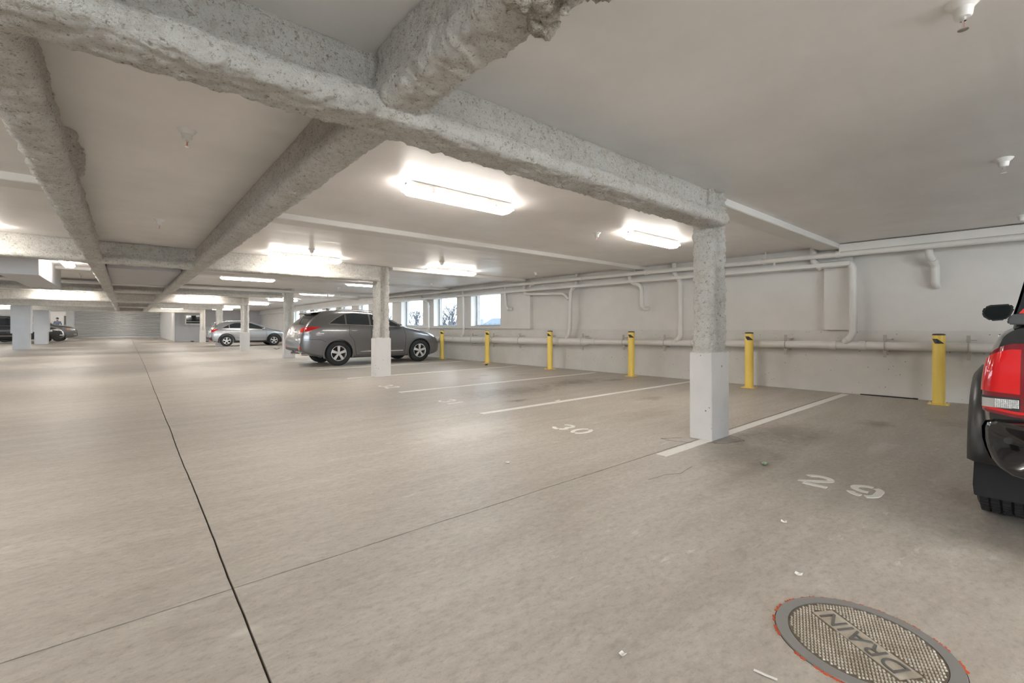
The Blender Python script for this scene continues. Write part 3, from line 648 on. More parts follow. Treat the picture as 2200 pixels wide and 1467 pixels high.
# ------------------------------------------------------------------ drain cover in the floor
dc = thing('drain_cover', 'round cast iron drain cover set in the floor at the bottom right, lettered DRAIN', 'drain', (2.08, .444, 0))
MB().lathe([(.236, .001), (.236, .006), (.277, .006), (.279, .001)], 72, cap=False).build('rim', 'ironrim', dc, smooth='auto')
MB().lathe([(.233, .0005), (.233, .0045), (.0, .0045)], 64, cap=False).build('lid', 'irondark', dc)
tx = Vector((.53, .85)).normalized(); ty = Vector((-tx.y, tx.x))
bt = MB()
for i in range(-15, 16):
    for j in range(-22, 23):
        a, b = i * .0165, j * .0112 + (.0056 if i % 2 else 0)
        p = Vector((a * .80 - b * .60, a * .60 + b * .80))
        if p.length > .226: continue
        u, v = p.dot(tx), p.dot(ty)
        if abs(u) < .187 and abs(v) < .050: continue
        e1 = Vector((.80, .60)); e2 = Vector((-.60, .80)); q = []
        for (k1, k2, z) in ((-1, -1, .0044), (1, -1, .0044), (1, 1, .0044), (-1, 1, .0044), (-.5, -.55, .0092), (.5, -.55, .0092), (.5, .55, .0092), (-.5, .55, .0092)):
            r = p + e1 * k1 * .0058 + e2 * k2 * .0040; q.append((r.x, r.y, z))
        bt.add(q, [(4, 5, 6, 7), (0, 1, 5, 4), (1, 2, 6, 5), (2, 3, 7, 6), (3, 0, 4, 7)])
bt.build('tread', 'iron', dc, kind='stuff')
def text_mesh(name, body, size, m, parent, loc, rot, ext=.001, sx=1.0):
    cu = bpy.data.curves.new(name, 'FONT'); cu.body = body; cu.size = size; cu.extrude = ext; cu.align_x = 'CENTER'; cu.align_y = 'CENTER'; cu.space_character = 1.05
    o = bpy.data.objects.new(name, cu); COL.objects.link(o); bpy.context.view_layer.update()
    me = bpy.data.meshes.new_from_object(o.evaluated_get(bpy.context.evaluated_depsgraph_get())); bpy.data.objects.remove(o)
    o = bpy.data.objects.new(name, me); COL.objects.link(o); me.materials.clear(); me.materials.append(M[m])
    o.parent = parent; o.location = loc; o.rotation_euler = rot; o.scale = (sx, 1, 1); return o
MB().prism([tuple(tx * u + ty * v) for u, v in ((-.18, -.044), (.18, -.044), (.18, .044), (-.18, .044))], .0044, .0066).build('name_plate', 'iron', dc)
text_mesh('lettering', 'DRAIN', .098, 'letter', dc, (0, 0, .0075), (0, 0, math.atan2(tx.y, tx.x)), .0022, 1.05)
op = MB(); a = 0
while a < 6.28:
    wdt = .03 + .10 * random.random(); r0 = .279; n = 5
    if random.random() < .62:
        P0 = [(r0 * math.cos(a + wdt * i / n), r0 * math.sin(a + wdt * i / n)) for i in range(n + 1)]
        P1 = [((r0 + .004 + .008 * random.random()) * math.cos(a + wdt * i / n), (r0 + .004 + .008 * random.random()) * math.sin(a + wdt * i / n)) for i in range(n + 1)]
        op.prism(P0 + P1[::-1], 0, .002)
    a += wdt + .03 * random.random()
op.build('paint_edge', 'orange', dc, label='flaking orange paint ring')
dk = MB().lathe([(.278, .0004), (.281, .0010), (.282, .0004)], 72, cap=False).build('edge_gap', 'gap', dc)
# ------------------------------------------------------------------ litter
def scrap(name, x, y, s, m, lab, seed, asp=1.0, lift=.35):
    random.seed(seed); rows = []
    ca, sa = math.cos(seed), math.sin(seed)
    for i in range(5):
        r = []
        for j in range(4):
            a = (i / 4 - .5) * s; b = (j / 3 - .5) * s * asp; r.append((a * ca - b * sa, a * sa + b * ca, .003 + abs(a) * lift + .34 * lift * s * random.random()))
        rows.append(r)
    mb = MB().grid(rows); o = mb.build(name, m); o.location = (x, y, 0)
    sol = o.modifiers.new('t', 'SOLIDIFY'); sol.thickness = .0012
    return tag(o, lab, 'litter')
M['paper'] = mat('paper', (.82, .80, .76), .8); M['greenpaper'] = mat('green_paper', (.30, .46, .30), .7); M['leaf'] = mat('dry_debris', (.06, .05, .04), .9)
scrap('paper_scrap', 4.12, 1.56, .075, 'greenpaper', 'crumpled green and white wrapper on the floor beyond number 29', 3, .5)
scrap('paper_scrap', 3.0, 1.02, .03, 'paper', 'tiny white paper scrap left of number 29', 5)
scrap('paper_scrap', 2.42, .76, .03, 'paper', 'tiny white scrap near the drain cover', 8)
scrap('paper_scrap', 1.35, .98, .02, 'paper', 'tiny white scrap on the floor in the lower middle', 11)
scrap('paper_scrap', 1.635, .612, .07, 'paper', 'narrow white paper strip at the bottom edge left of the drain cover', 1.75, .14, .03)
scrap('paper_scrap', 5.15, 4.98, .10, 'paper', 'white paper scrap on the stall line past number 30', 6, .5)
scrap('paper_scrap', 2.5, 3.0, .03, 'paper', 'tiny pale scrap in the middle of the aisle', 4)
scrap('dry_leaf', 8.4, 11.1, .12, 'leaf', 'small dark debris on the floor below the nearest window', 7, .6)
scrap('dry_leaf', 6.0, 26.0, .30, 'leaf', 'dark debris on the floor between the third and fourth columns', 9, .5)
for i, (x, y, lab) in enumerate(((4.0, 43.6, 'dark leaf litter at the left end of the grey end wall'), (5.0, 43.9, 'dark leaf litter at the grey end wall right of the farthest column'), (2.2, 55, 'dark leaf litter on the floor before the roller door'))):
    scrap('leaf_litter', x, y, .3, 'leaf', lab, 20 + i, .6)
t = thing('rubber_strip', 'thin dark rubber strip lying at the foot of the right wall between bollards', 'strip', tuple(WP), WR)
MB().tube([(1.35, .03, .006), (1.05, .06, .012), (.78, .05, .012), (.62, .03, .006)], .010, 6).build('run', 'blk', t)
MB().tube([(.60, .03, .006), (.66, .03, .008)], .014, 6).build('end_cap', 'blk', t)
# ------------------------------------------------------------------ far end details
wnd = struct(MB().build('window_20', 'blk') if False else MB().box((3.62, EY - .07, 1.36), (4.72, EY + .0, 2.16)).build('window_20', 'trim', bevel=.03))
MB().box((3.72, EY - .085, 1.46), (4.62, EY - .06, 2.10)).build('pane', 'glassdark', wnd)
MB().box((3.72, EY - .095, 1.60), (4.62, EY - .08, 1.63)).build('bar', 'trim', wnd)
t = thing('conduit', 'grey conduit looping down and along the grey end wall', 'conduit', (0, EY - .05, 0))
MB().tube([(3.35, 0, 2.6), (3.35, 0, 1.32), (8.6, 0, 1.14)], .035, 8, .25).build('run', 'grey', t, smooth='auto')
for x in (3.9, 5.4, 7): MB().box((x, -.04, 1.1), (x + .04, .03, 1.45)).build('strap', 'grey', t)
t = thing('conduit', 'dark conduit dropping down the grey end wall behind the silver car', 'conduit', (0, EY - .14, 0))
MB().tube([(6.0, 0, 2.6), (6.0, 0, 1.3), (6.2, 0, 1.15)], .03, 8, .2).build('run', 'grey', t, smooth='auto')
MB().box((5.96, -.03, 2.0), (6.04, .14, 2.05)).build('strap', 'grey', t)
t = thing('fire_extinguisher', 'red fire extinguisher by the far wall beyond the silver car', 'extinguisher', (8.82, 31.0, .75))
MB().lathe([(.09, 0), (.1, .03), (.1, .42), (.06, .5), (.03, .53)], 16).build('cylinder', 'red', t, smooth='auto')
MB().lathe([(.03, .53), (.03, .6)], 10).box((-.1, -.015, .58), (.04, .015, .62)).build('valve', 'blk', t)
MB().tube([(-.03, 0, .58), (-.13, 0, .5), (-.12, 0, .2)], .014, 6).build('hose', 'blk', t)
MB().box((.06, -.05, .1), (.17, .05, .5)).build('bracket', 'blk', t)
# ------------------------------------------------------------------ outside
og = struct(MB().box((11, -150, -4.2), (420, 260, -4)).build('ground_outside', 'grass'))
struct(MB().box((-120, -120, -.3), (40, -9.2, -.05)).box((-120, -9.2, -.3), (-14.2, 90, -.05)).build('bounce_apron', painted('bounce_paving', (.62, .60, .57), .8)))  # unseen pale ground, added to bounce daylight up onto the near ceiling
def branch(mb, p, d, L, r, depth):
    q = p + d * L; mid = p + d * L * .5 + Vector((random.uniform(-1, 1), random.uniform(-1, 1), random.uniform(-1, 1))) * L * .06
    mb.tube([p, mid, q], [r, r * .82, r * .6], 5 if depth > 2 else 3, cap=False)
    if depth == 0: return
    for k in range(3 if depth > 1 else 4):
        a = random.uniform(0, 2 * PI); s = random.uniform(.35, .8); o = d.orthogonal().normalized(); o2 = d.cross(o)
        nd = (d * math.cos(s) + (o * math.cos(a) + o2 * math.sin(a)) * math.sin(s) + Vector((0, 0, .12))).normalized()
        branch(mb, p + d * L * random.uniform(.55, 1.0), nd, L * random.uniform(.55, .78), r * .60, depth - 1)
for i, (px, dist, hgt, lab) in enumerate(((958, 40, 3.6, 'bare tree outside, seen through the middle window'), (888, 52, 3.6, 'bare tree outside, seen through the window above the dark grey car'), (838, 68, 3.6, 'bare tree outside beyond the farther windows'))):
    random.seed(40 + i); ang = math.atan((px - CX) / F); p = Vector((math.sin(YAW + ang), math.cos(YAW + ang), 0)) * dist / math.cos(ang); t = thing('bare_tree', lab, 'tree', (p.x, p.y, -4.0), 0, 'bare trees outside the windows')
    mb = MB(); mb.tube([(0, 0, 0), (.1, 0, hgt)], [.28, .2], 8, cap=False); mb.build('trunk', 'bark', t)
    mb = MB()
    for k in range(6): branch(mb, Vector((.1, 0, hgt - .6 + .35 * k * .5)), Vector((math.cos(k * 1.3) * .4, math.sin(k * 1.3) * .4, 1)).normalized(), 1.7, .12, 5)
    mb.build('crown', 'bark', t, kind='stuff')
for i, (px, dist, wid, z1, lab) in enumerate(((1036, 190, 13, 4.6, 'hazy far building outside the nearest window, left one'), (1064, 215, 17, 5.4, 'hazy far building outside the nearest window, right one'), (985, 240, 22, 4.0, 'hazy low building far outside'))):
    ang = math.atan((px - CX) / F); dx = Vector((math.sin(YAW + ang), math.cos(YAW + ang), 0)); p = dx * dist
    t = thing('far_building', lab, 'building', (p.x, p.y, -4), -YAW - ang, 'far buildings outside')
    MB().box((-wid / 2, 0, 0), (wid / 2, 14, z1 + 3)).box((-wid / 4, 2, z1 + 3), (wid / 5, 9, z1 + 4)).build('block', 'facade', t)
    for k in range(2):
        for j in range(6): MB().box((-wid / 2 + (j + .2) * wid / 6, -.05, 2.4 + k * 3), (-wid / 2 + (j + .8) * wid / 6, .05, 3.8 + k * 3)).build('window', 'facadewin', t)

# ------------------------------------------------------------------ vehicles
M['paint_grey'] = carpaint('dark_grey_metallic', (.19, .188, .192), .7, .30)
M['paint_silver'] = carpaint('silver_metallic', (.40, .41, .42), .7, .28)
M['paint_black'] = carpaint('black_gloss', (.012, .012, .014), .0, .18)
M['flare'] = mat('black_flare', (.012, .012, .013), .32)
M['clad_blk'] = mat('black_plastic_cladding', (.028, .028, .03), .55)
M['plate'] = mat('number_plate', (.62, .60, .55), .4)
M['seam'] = mat('panel_gap', (.008, .008, .009), .7)
class Body:
    def __init__(s, top, bot, W, plan, rc=.13, rcy=.16, crown=.03, sw=.06):
        s.x0, s.x1 = top[0][0], top[-1][0]
        s.top = sm(top, sw); s.bot = sm(bot, .05); s.W = sm(W, .05); s.plan = sm(plan, .06); s.rc = rc; s.rcy = rcy; s.crown = crown
    def hw(s, x, z):
        zt = s.top(x); zb = s.bot(x); h = s.W(z) * s.plan(x); r = min(s.rc, .45 * max(zt - zb, .02))
        if z > zt - r: k = min(1, (z - (zt - r)) / r); h -= min(s.rcy, h * .4) * (1 - math.sqrt(max(0, 1 - k * k)))
        rb = .07
        if z < zb + rb: k = min(1, (zb + rb - z) / rb); h -= .05 * (1 - math.sqrt(max(0, 1 - k * k)))
        return max(h, .01)
    def topz(s, x, y):
        zt = s.top(x); ye = s.hw(x, zt)
        if abs(y) <= ye: return zt + s.crown * (1 - (y / ye) ** 2)
        r = min(s.rc, .45 * (zt - s.bot(x))); lo, hi = zt - r, zt
        for _ in range(20):
            m_ = (lo + hi) / 2
            if s.hw(x, m_) > abs(y): lo = m_
            else: hi = m_
        return lo
    def inside(s, x, y, z): return s.bot(x) <= z <= s.top(x) + s.crown and abs(y) <= s.hw(x, min(z, s.top(x)))
    def rear(s, y, z):
        x = s.x0
        while x < s.x0 + 2.2:
            if s.inside(x, y, z): return x
            x += .004
        return x
    def front(s, y, z):
        x = s.x1
        while x > s.x1 - 2.2:
            if s.inside(x, y, z): return x
            x -= .004
        return x
    def mesh(s, name, m, parent, wheels, R, n=96):
        xs = [s.x0 + (s.x1 - s.x0) * (.5 - .5 * math.cos(PI * (i / (n - 1)))) * .45 + (s.x1 - s.x0) * i / (n - 1) * .55 for i in range(n)]
        rings = []
        for x in xs:
            zb, zt = s.bot(x), s.top(x); half = [(0, zb), (s.hw(x, zb) * .5, zb)]
            r = min(s.rc, .45 * max(zt - zb, .02))
            lv = [zb + k * .0175 for k in range(4)] + list(np.linspace(zb + .075, zt - r, 14)) + [zt - r + r * math.sin(a) for a in np.linspace(.2, PI / 2, 7)]
            lv = sorted(lv)
            half += [(s.hw(x, z), z) for z in lv]; ye = half[-1][0]
            half += [(ye * k, zt + s.crown * (1 - k * k)) for k in (.8, .6, .4, .2)] + [(0, zt + s.crown)]
            rings.append([(x, -y, z) for y, z in half] + [(x, y, z) for y, z in half[-2:0:-1]])
        mb = MB(); c = len(rings[0])
        for r in rings: mb.v += r
        for j in range(n - 1):
            for i in range(c): i2 = (i + 1) % c; mb.f.append((j * c + i, (j + 1) * c + i, (j + 1) * c + i2, j * c + i2))
        mb.f.append(tuple(range(c))); mb.f.append(tuple((n - 1) * c + i for i in range(c))[::-1])
        o = mb.build(name, m, None, smooth=True)
        bm = bmesh.new(); bm.from_mesh(o.data); bmesh.ops.remove_doubles(bm, verts=bm.verts, dist=.0005); bmesh.ops.recalc_face_normals(bm, faces=bm.faces); bm.to_mesh(o.data); bm.free()
        cut = MB(); hwm = max(s.W(z / 20) for z in range(4, 30))
        for wx in wheels:
            for sd in (-1, 1): cut.lathe([(R[0], (hwm - .33) * 1.0), (R[0], hwm + .3)], 48, Matrix.Translation((wx, 0, R[1])) @ Matrix.Rotation(-sd * PI / 2, 4, 'X'))
        co = cut.build('cutter', 'dark'); bm = bmesh.new(); bm.from_mesh(co.data); bmesh.ops.recalc_face_normals(bm, faces=bm.faces); bm.to_mesh(co.data); bm.free()
        b = o.modifiers.new('b', 'BOOLEAN'); b.object = co; b.operation = 'DIFFERENCE'; b.solver = 'EXACT'
        bpy.context.view_layer.update()
        me = bpy.data.meshes.new_from_object(o.evaluated_get(bpy.context.evaluated_depsgraph_get()))
        o.modifiers.clear(); o.data = me; bpy.data.objects.remove(co)
        me.materials.clear(); me.materials.append(M[m])
        try: me.set_sharp_from_angle(angle=.7)
        except Exception: pass
        o.parent = parent; return o
    def sidepatch(s, name, x0, x1, zl, zh, side, m, parent, off=.005, nx=14, nz=6, skirt=.012, label=None):
        rows = []
        zl = zl if callable(zl) else lerp(zl); zh = zh if callable(zh) else lerp(zh)
        for i in range(-1, nx + 2):
            x = x0 + (x1 - x0) * min(max(i, 0), nx) / nx; r = []
            for j in range(-1, nz + 2):
                z = zl(x) + (zh(x) - zl(x)) * min(max(j, 0), nz) / nz
                o_ = off if 0 <= i <= nx and 0 <= j <= nz else off - skirt
                r.append((x, side * (s.hw(x, z) + o_), z))
            rows.append(r)
        return MB().grid(rows, side > 0).build(name, m, parent, smooth='auto', label=label)
    def toppatch(s, name, x0, x1, yf0, yf1, m, parent, off=.006, nx=12, ny=14, skirt=.012, label=None):
        rows = []
        for i in range(-1, nx + 2):
            t = min(max(i, 0), nx) / nx; x = x0 + (x1 - x0) * t; ym = yf0 + (yf1 - yf0) * t; r = []
            for j in range(-1, ny + 2):
                y = -ym + 2 * ym * min(max(j, 0), ny) / ny
                o_ = off if 0 <= i <= nx and 0 <= j <= ny else off - skirt
                dz = (s.top(x + .02) - s.top(x - .02)) / .04; L = math.hypot(dz, 1)
                r.append((x - dz / L * o_, y, s.topz(x, y) + o_ / L))
            rows.append(r)
        return MB().grid(rows, False).build(name, m, parent, smooth='auto', label=label)
    def endpatch(s, name, y0, y1, zl, zh, m, parent, rear=True, off=.006, ny=12, nz=6, skirt=.012, label=None):
        zl = zl if callable(zl) else lerp(zl); zh = zh if callable(zh) else lerp(zh); rows = []
        fn = s.rear if rear else s.front; sg = -1 if rear else 1
        for i in range(-1, ny + 2):
            y = y0 + (y1 - y0) * min(max(i, 0), ny) / ny; r = []
            for j in range(-1, nz + 2):
                z = zl(abs(y)) + (zh(abs(y)) - zl(abs(y))) * min(max(j, 0), nz) / nz
                o_ = off if 0 <= i <= ny and 0 <= j <= nz else off - skirt
                r.append((fn(y, z) + sg * o_, y + (o_ * .6 if y > 0 else -o_ * .6) * (abs(y) > .6), z))
            rows.append(r)
        return MB().grid(rows, (y1 > y0) == (not rear)).build(name, m, parent, smooth='auto', label=label)
    def seam(s, name, pts, side, parent, r=.0045, m='seam', label=None):
        P = []
        for a, b in zip(pts[:-1], pts[1:]):
            for k in range(6): t = k / 6; x = a[0] + (b[0] - a[0]) * t; z = a[1] + (b[1] - a[1]) * t; P.append((x, side * (s.hw(x, z) + .001), z))
        x, z = pts[-1]; P.append((x, side * (s.hw(x, z) + .001), z))
        return MB().tube(P, r, 5).build(name, m, parent, smooth='auto', label=label)
def wheel(parent, x, y, side, r, wd, rimr, spokes, alloy='alloy', tread=False):
    """tyre (part) > rim, brake_disc (sub-parts); side = -1 faces -y"""
    T = Matrix.Translation((x, y, r)) @ Matrix.Rotation(side * -PI / 2, 4, 'X')
    h = wd / 2
    prof = [(rimr - .012, -h * .8), (rimr + .005, -h * .92), (rimr + .05, -h), (r - .045, -h * .98), (r - .012, -h * .86), (r, -h * .7)]
    if tread:
        for z in (-.55, -.18, .18, .55): prof += [(r, (z - .05) * h), (r - .009, (z - .045) * h), (r - .009, (z + .045) * h), (r, (z + .05) * h)]
    prof += [(r, h * .7), (r - .012, h * .86), (r - .045, h * .98), (rimr + .05, h), (rimr + .005, h * .92), (rimr - .012, h * .8)]
    t = MB().lathe(prof, 48, T, cap=False).build('tyre', 'tyre', parent, smooth='auto')
    if tread:
        mb = MB()
        for k in range(72):
            a = 2 * PI * k / 72
            for (z0, z1) in ((.57, .86), (-.86, -.57), (.24, .50), (-.50, -.24), (-.12, .12)):
                mb.box((-.004, -.0045 - .006, 0), (.0022, -.0045 + .006, 1), T @ Matrix.Rotation(a, 4, 'Z') @ Matrix.Translation((r - .0005, 0, z0 * h)) @ Matrix.Diagonal((1, 1, (z1 - z0) * h, 1)))
        mb.build('tread_groove', 'dark', t, kind='stuff')
    mb = MB().lathe([(rimr, h * .82), (rimr - .012, h * .86), (rimr - .022, h * .80), (rimr - .03, h * .3), (rimr - .035, -h * .7)], 40, T, cap=False)
    z0, z1 = h * .62, h * .78
    for k in range(spokes):
        a = 2 * PI * k / spokes + .3; w0, w1 = .026 * rimr / .22, .040 * rimr / .22
        mb.add([(.04, -w0, z1), (.04, w0, z1), (rimr - .02, w1, z1 - .004), (rimr - .02, -w1, z1 - .004), (.04, -w0 * 1.2, z0), (.04, w0 * 1.2, z0), (rimr - .02, w1 * 1.1, z0), (rimr - .02, -w1 * 1.1, z0), ],
               [(0, 3, 2, 1), (4, 5, 6, 7), (0, 1, 5, 4), (1, 2, 6, 5), (2, 3, 7, 6), (3, 0, 4, 7)], T @ Matrix.Rotation(a, 4, 'Z'))
    mb.lathe([(.055, z0), (.055, z1 - .005), (.045, z1 + .004), (.02, z1 + .006)], 20, T)
    mb.build('rim', alloy, t, smooth='auto')
    MB().lathe([(rimr - .035, h * .1), (rimr - .035, h * .14), (.02, h * .14)], 32, T).build('brake_disc', 'dark', t)
    return t
def arch_lip(B, parent, wx, R, zc, side, m, wdt=.05, out=.012, name='arch_lip'):
    rows = []
    for k in range(33):
        a = math.radians(-28 + 236 * k / 32); r = []
        for rr, o_ in ((R - .004, -.05), (R - .004, out * .6), (R + wdt * .3, out), (R + wdt * .85, out * .8), (R + wdt, -.008)):
            x = wx + rr * math.cos(a); z = zc + rr * math.sin(a); z = max(z, B.bot(wx + .0) + .0)
            x_ = min(max(x, B.x0 + .02), B.x1 - .02)
            r.append((x, side * (B.hw(x_, max(z, B.bot(x_) + .08)) + o_), z))
        rows.append(r)
    return MB().grid(rows, side < 0).build(name, m, parent, smooth='auto')
def suv(label, loc, spec, sides=(-1, 1)):
    t = thing('car', label, 'car', loc); B = Body(*spec['body'], **spec.get('kw', {})); P = spec['paint']; wx0, wx1 = spec['wheels']; r = spec['tyre']; R = spec['arch']
    B.mesh('body', P, t, (wx0, wx1), (R, r), 100)
    hwm = spec['tw']
    for wx in (wx0, wx1):
        for sd in (-1, 1):
            wheel(t, wx, sd * (hwm - spec['twd'] / 2), sd, r, spec['twd'], spec['rim'], spec['spokes'], spec.get('alloy', 'alloy'))
            arch_lip(B, t, wx, R, r, sd, spec.get('lip', P), spec.get('lipw', .045), spec.get('lipo', .012))
    MB().box((wx0 + .3, -.5, .24), (wx1 - .3, .5, .42)).box((wx0 - .05, -.75, r - .06), (wx0 + .05, .75, r + .06)).box((wx1 - .05, -.75, r - .06), (wx1 + .05, .75, r + .06)).build('underbody', 'dark', t)
    for sd in (-1, 1):
        for nm, x0, x1, zl, zh in spec['windows']: B.sidepatch(nm, x0, x1, zl, zh, sd, 'glassdark', t, .004, 16, 6)
        if 'dlo' in spec: B.seam('window_trim', spec['dlo'], sd, t, .010, spec.get('dlo_m', 'chrome'))
        for i, pts in enumerate(spec['seams']): B.seam('door_seam', pts, sd, t)
        for hx, hz in spec['handles']:
            y = B.hw(hx, hz)
            MB().tube([(hx - .1, sd * (y - .005), hz), (hx - .085, sd * (y + .03), hz), (hx + .085, sd * (y + .03), hz - .004), (hx + .1, sd * (y - .005), hz - .005)], .014, 8, .02).build('door_handle', spec.get('handle_m', P), t, smooth='auto')
        mx, mz = spec['mirror']; y = B.hw(mx, mz)
        mo = MB().lathe([(.0, -.06), (.085, -.055), (.105, -.01), (.09, .045), (.045, .085), (.0, .09)], 16, Matrix.Translation((mx, sd * (y + .13), mz + .06)) @ Matrix.Rotation(PI / 2, 4, 'Y') @ Matrix.Diagonal((.78, 1.15, 1, 1)), cap=False)
        mo.box((mx - .03, sd * (y + .06) - .05, mz + .01), (mx + .04, sd * (y + .06) + .05, mz + .04)); mo.build('side_mirror', P, t, smooth='auto')
        if 'rocker' in spec: B.sidepatch('rocker_trim', *spec['rocker'], sd, spec.get('rocker_m', 'chrome'), t, .014, 16, 2)
        if 'sill' in spec: B.sidepatch('sill_cladding', *spec['sill'], sd, 'clad_blk', t, .008, 16, 3)
        for nm, y0, y1, zl, zh, m in spec['rear']: 
            B.endpatch(nm, sd * y0, sd * y1, zl, zh, m, t, True, .008)
        for nm, x0, x1, zl, zh, m in spec.get('sidelamps', []): B.sidepatch(nm, x0, x1, zl, zh, sd, m, t, .008, 10, 4)
        for nm, y0, y1, zl, zh, m in spec['front']: B.endpatch(nm, sd * y0, sd * y1, zl, zh, m, t, False, .008)
        if 'rail' in spec:
            x0, x1, yy, dz = spec['rail']; xs = np.linspace(x0, x1, 10)
            MB().tube([(x, sd * yy, B.topz(x, yy) + (dz if 0 < i < 9 else -.005)) for i, x in enumerate(xs)], .018, 8).build('roof_rail', 'chrome', t, smooth='auto')
    a = spec['glass_rear']; B.toppatch('rear_window', *a, 'glassdark', t)
    a = spec['glass_front']; B.toppatch('windscreen', *a, 'glassdark', t)
    for nm, y0, zl, zh, m in spec['mid']: B.endpatch(nm, -y0, y0, zl, zh, m, t, nm not in ('grille', 'lower_grille', 'front_emblem'), .007)
    if 'spoiler' in spec:
        x0, x1, ym = spec['spoiler']; zr = B.top(x1)
        rows = []
        for k in range(17):
            y = -ym + 2 * ym * k / 16; e = (abs(y) / ym) ** 4 * .05
            rows.append([(x1, y, B.topz(x1, y) - .01), (x1 - .02, y, B.topz(x1, y) + .012), (x0 + e, y, zr - .005 - .02 * (y / ym) ** 2), (x0 + .01 + e, y, zr - .045 - .02 * (y / ym) ** 2), (x1 - .02, y, zr - .06)])
        MB().grid(rows).build('roof_spoiler', P, t, smooth='auto')
        MB().tube([(x0 + .02, -.2, zr - .04), (x0 + .02, .2, zr - .04)], .012, 6).build('brake_light', 'redframe', t)
    if 'fin' in spec: MB().prism([(0, 0), (.16, 0), (.05, .06), (.0, .055)], -.02, .02, 'y', Matrix.Translation((spec['fin'], 0, B.topz(spec['fin'] + .08, 0) - .005))).build('antenna_fin', P, t, bevel=.006)
    for x, y in spec.get('pipes', []): MB().tube([(x, y, .36), (x + .3, y, .36)], .04, 12).build('exhaust_tip', 'chrome', t, smooth='auto')
    return t, B
# dark grey mid-size SUV
RX = dict(paint='paint_grey', wheels=(1.09, 3.84), tyre=.372, arch=.425, tw=.925, twd=.235, rim=.238, spokes=5,
    body=([(0, .80), (.03, .86), (.06, 1.0), (.10, 1.13), (.17, 1.24), (.40, 1.47), (.60, 1.61), (.95, 1.68), (1.6, 1.70), (2.2, 1.66), (2.6, 1.56), (3.0, 1.36), (3.35, 1.17), (3.7, 1.10), (4.2, 1.0), (4.5, .88), (4.68, .72), (4.76, .55)],
          [(0, .48), (.15, .40), (.5, .28), (1.2, .22), (3.8, .21), (4.4, .23), (4.65, .30), (4.76, .40)],
          [(.2, .86), (.35, .90), (.55, .93), (.75, .945), (.95, .94), (1.1, .925), (1.2, .895), (1.4, .815), (1.6, .725), (1.75, .66)],
          [(0, .84), (.06, .90), (.2, .95), (.6, .985), (1.2, 1.0), (3.6, 1.0), (4.2, .96), (4.5, .88), (4.68, .78), (4.76, .64)]),
    windows=[('quarter_window', .84, 1.30, [(.84, 1.265), (1.30, 1.235)], [(.84, 1.285), (1.05, 1.43), (1.30, 1.56)]),
             ('side_window', 1.35, 2.06, [(1.35, 1.232), (2.06, 1.215)], [(1.35, 1.575), (1.6, 1.595), (2.06, 1.575)]),
             ('side_window', 2.12, 3.14, [(2.12, 1.213), (3.14, 1.19)], [(2.12, 1.57), (2.4, 1.525), (2.75, 1.40), (3.14, 1.205)])],
    dlo=[(.80, 1.265), (3.18, 1.18), (2.75, 1.415), (2.4, 1.545), (2.06, 1.595), (1.6, 1.61), (1.3, 1.575), (1.05, 1.445), (.80, 1.27)],
    seams=[[(1.42, 1.22), (1.40, .95), (1.55, .75), (1.63, .30)], [(2.10, 1.20), (2.08, .30)], [(3.22, 1.17), (3.30, .9), (3.28, .30)], [(1.62, .30), (3.28, .28)], [(.02, .82), (.55, .80), (.70, .72)]],
    handles=[(1.55, 1.06), (2.35, 1.05)], mirror=(3.02, 1.14), handle_m='chrome', rocker=(1.75, 3.2, [(1.75, .40), (3.2, .385)], [(1.75, .405), (2.0, .43), (3.2, .41)]),
    rear=[('tail_lamp', .46, .80, [(.46, 1.02), (.80, 1.0)], [(.46, 1.06), (.62, 1.13), (.80, 1.17)], 'redlens'), ('lamp_base', .46, .80, [(.46, .99), (.80, .96)], [(.46, 1.02), (.80, 1.02)], 'clearlens'), ('reflector', .62, .80, [(.62, .515), (.8, .53)], [(.62, .59), (.8, .575)], 'redlens')],
    sidelamps=[('tail_lamp', .13, .56, [(.13, 1.02), (.56, 1.165)], [(.13, 1.16), (.3, 1.175), (.56, 1.175)], 'redlens'), ('lamp_base', .10, .30, [(.10, .965), (.30, 1.05)], [(.10, 1.02), (.30, 1.072)], 'clearlens')],
    front=[('headlamp', .45, .80, [(.45, .70), (.8, .78)], [(.45, .80), (.8, .90)], 'clearlens')],
    glass_rear=(.17, .52, .70, .60), glass_front=(2.42, 3.22, .60, .74), rail=(1.0, 2.5, .62, .045), spoiler=(.30, .64, .62), fin=1.0,
    mid=[('number_plate', .155, [(0, .865), (1, .865)], [(0, .985), (1, .985)], 'plate'), ('plate_garnish', .34, [(0, 1.0), (1, 1.0)], [(0, 1.045), (1, 1.045)], 'chrome'), ('lower_bumper', .62, [(0, .45), (1, .45)], [(0, .54), (1, .54)], 'clad_blk'), ('grille', .36, [(0, .48), (1, .48)], [(0, .76), (1, .76)], 'clad_blk')],
    pipes=[(.10, -.55), (.10, .55)])
rx, B = suv('dark grey metallic SUV parked nose to the wall behind the second column', (3.85, 14.84, 0), RX)
em = MB(); em.tube([(B.rear(.062 * math.cos(a), 1.10 + .043 * math.sin(a)) - .01, .062 * math.cos(a), 1.10 + .043 * math.sin(a)) for a in np.linspace(0, 2 * PI, 21)], .006, 6)
em.tube([(B.rear(.02, 1.13) - .012, .02, 1.13), (B.rear(.02, 1.075) - .012, .02, 1.075), (B.rear(-.03, 1.075) - .012, -.03, 1.075)], .006, 6); em.build('emblem', 'chrome', rx)
text_mesh('badge', 'RX 350', .055, 'chrome', rx, (B.rear(-.52, .88) - .008, -.52, .88), (PI / 2, 0, -PI / 2 - .12), .002)
text_mesh('plate_print', '7 K 2', .07, 'seam', rx, (B.rear(0, .93) - .012, 0, .925), (PI / 2 - .1, 0, -PI / 2), .0008) if False else None
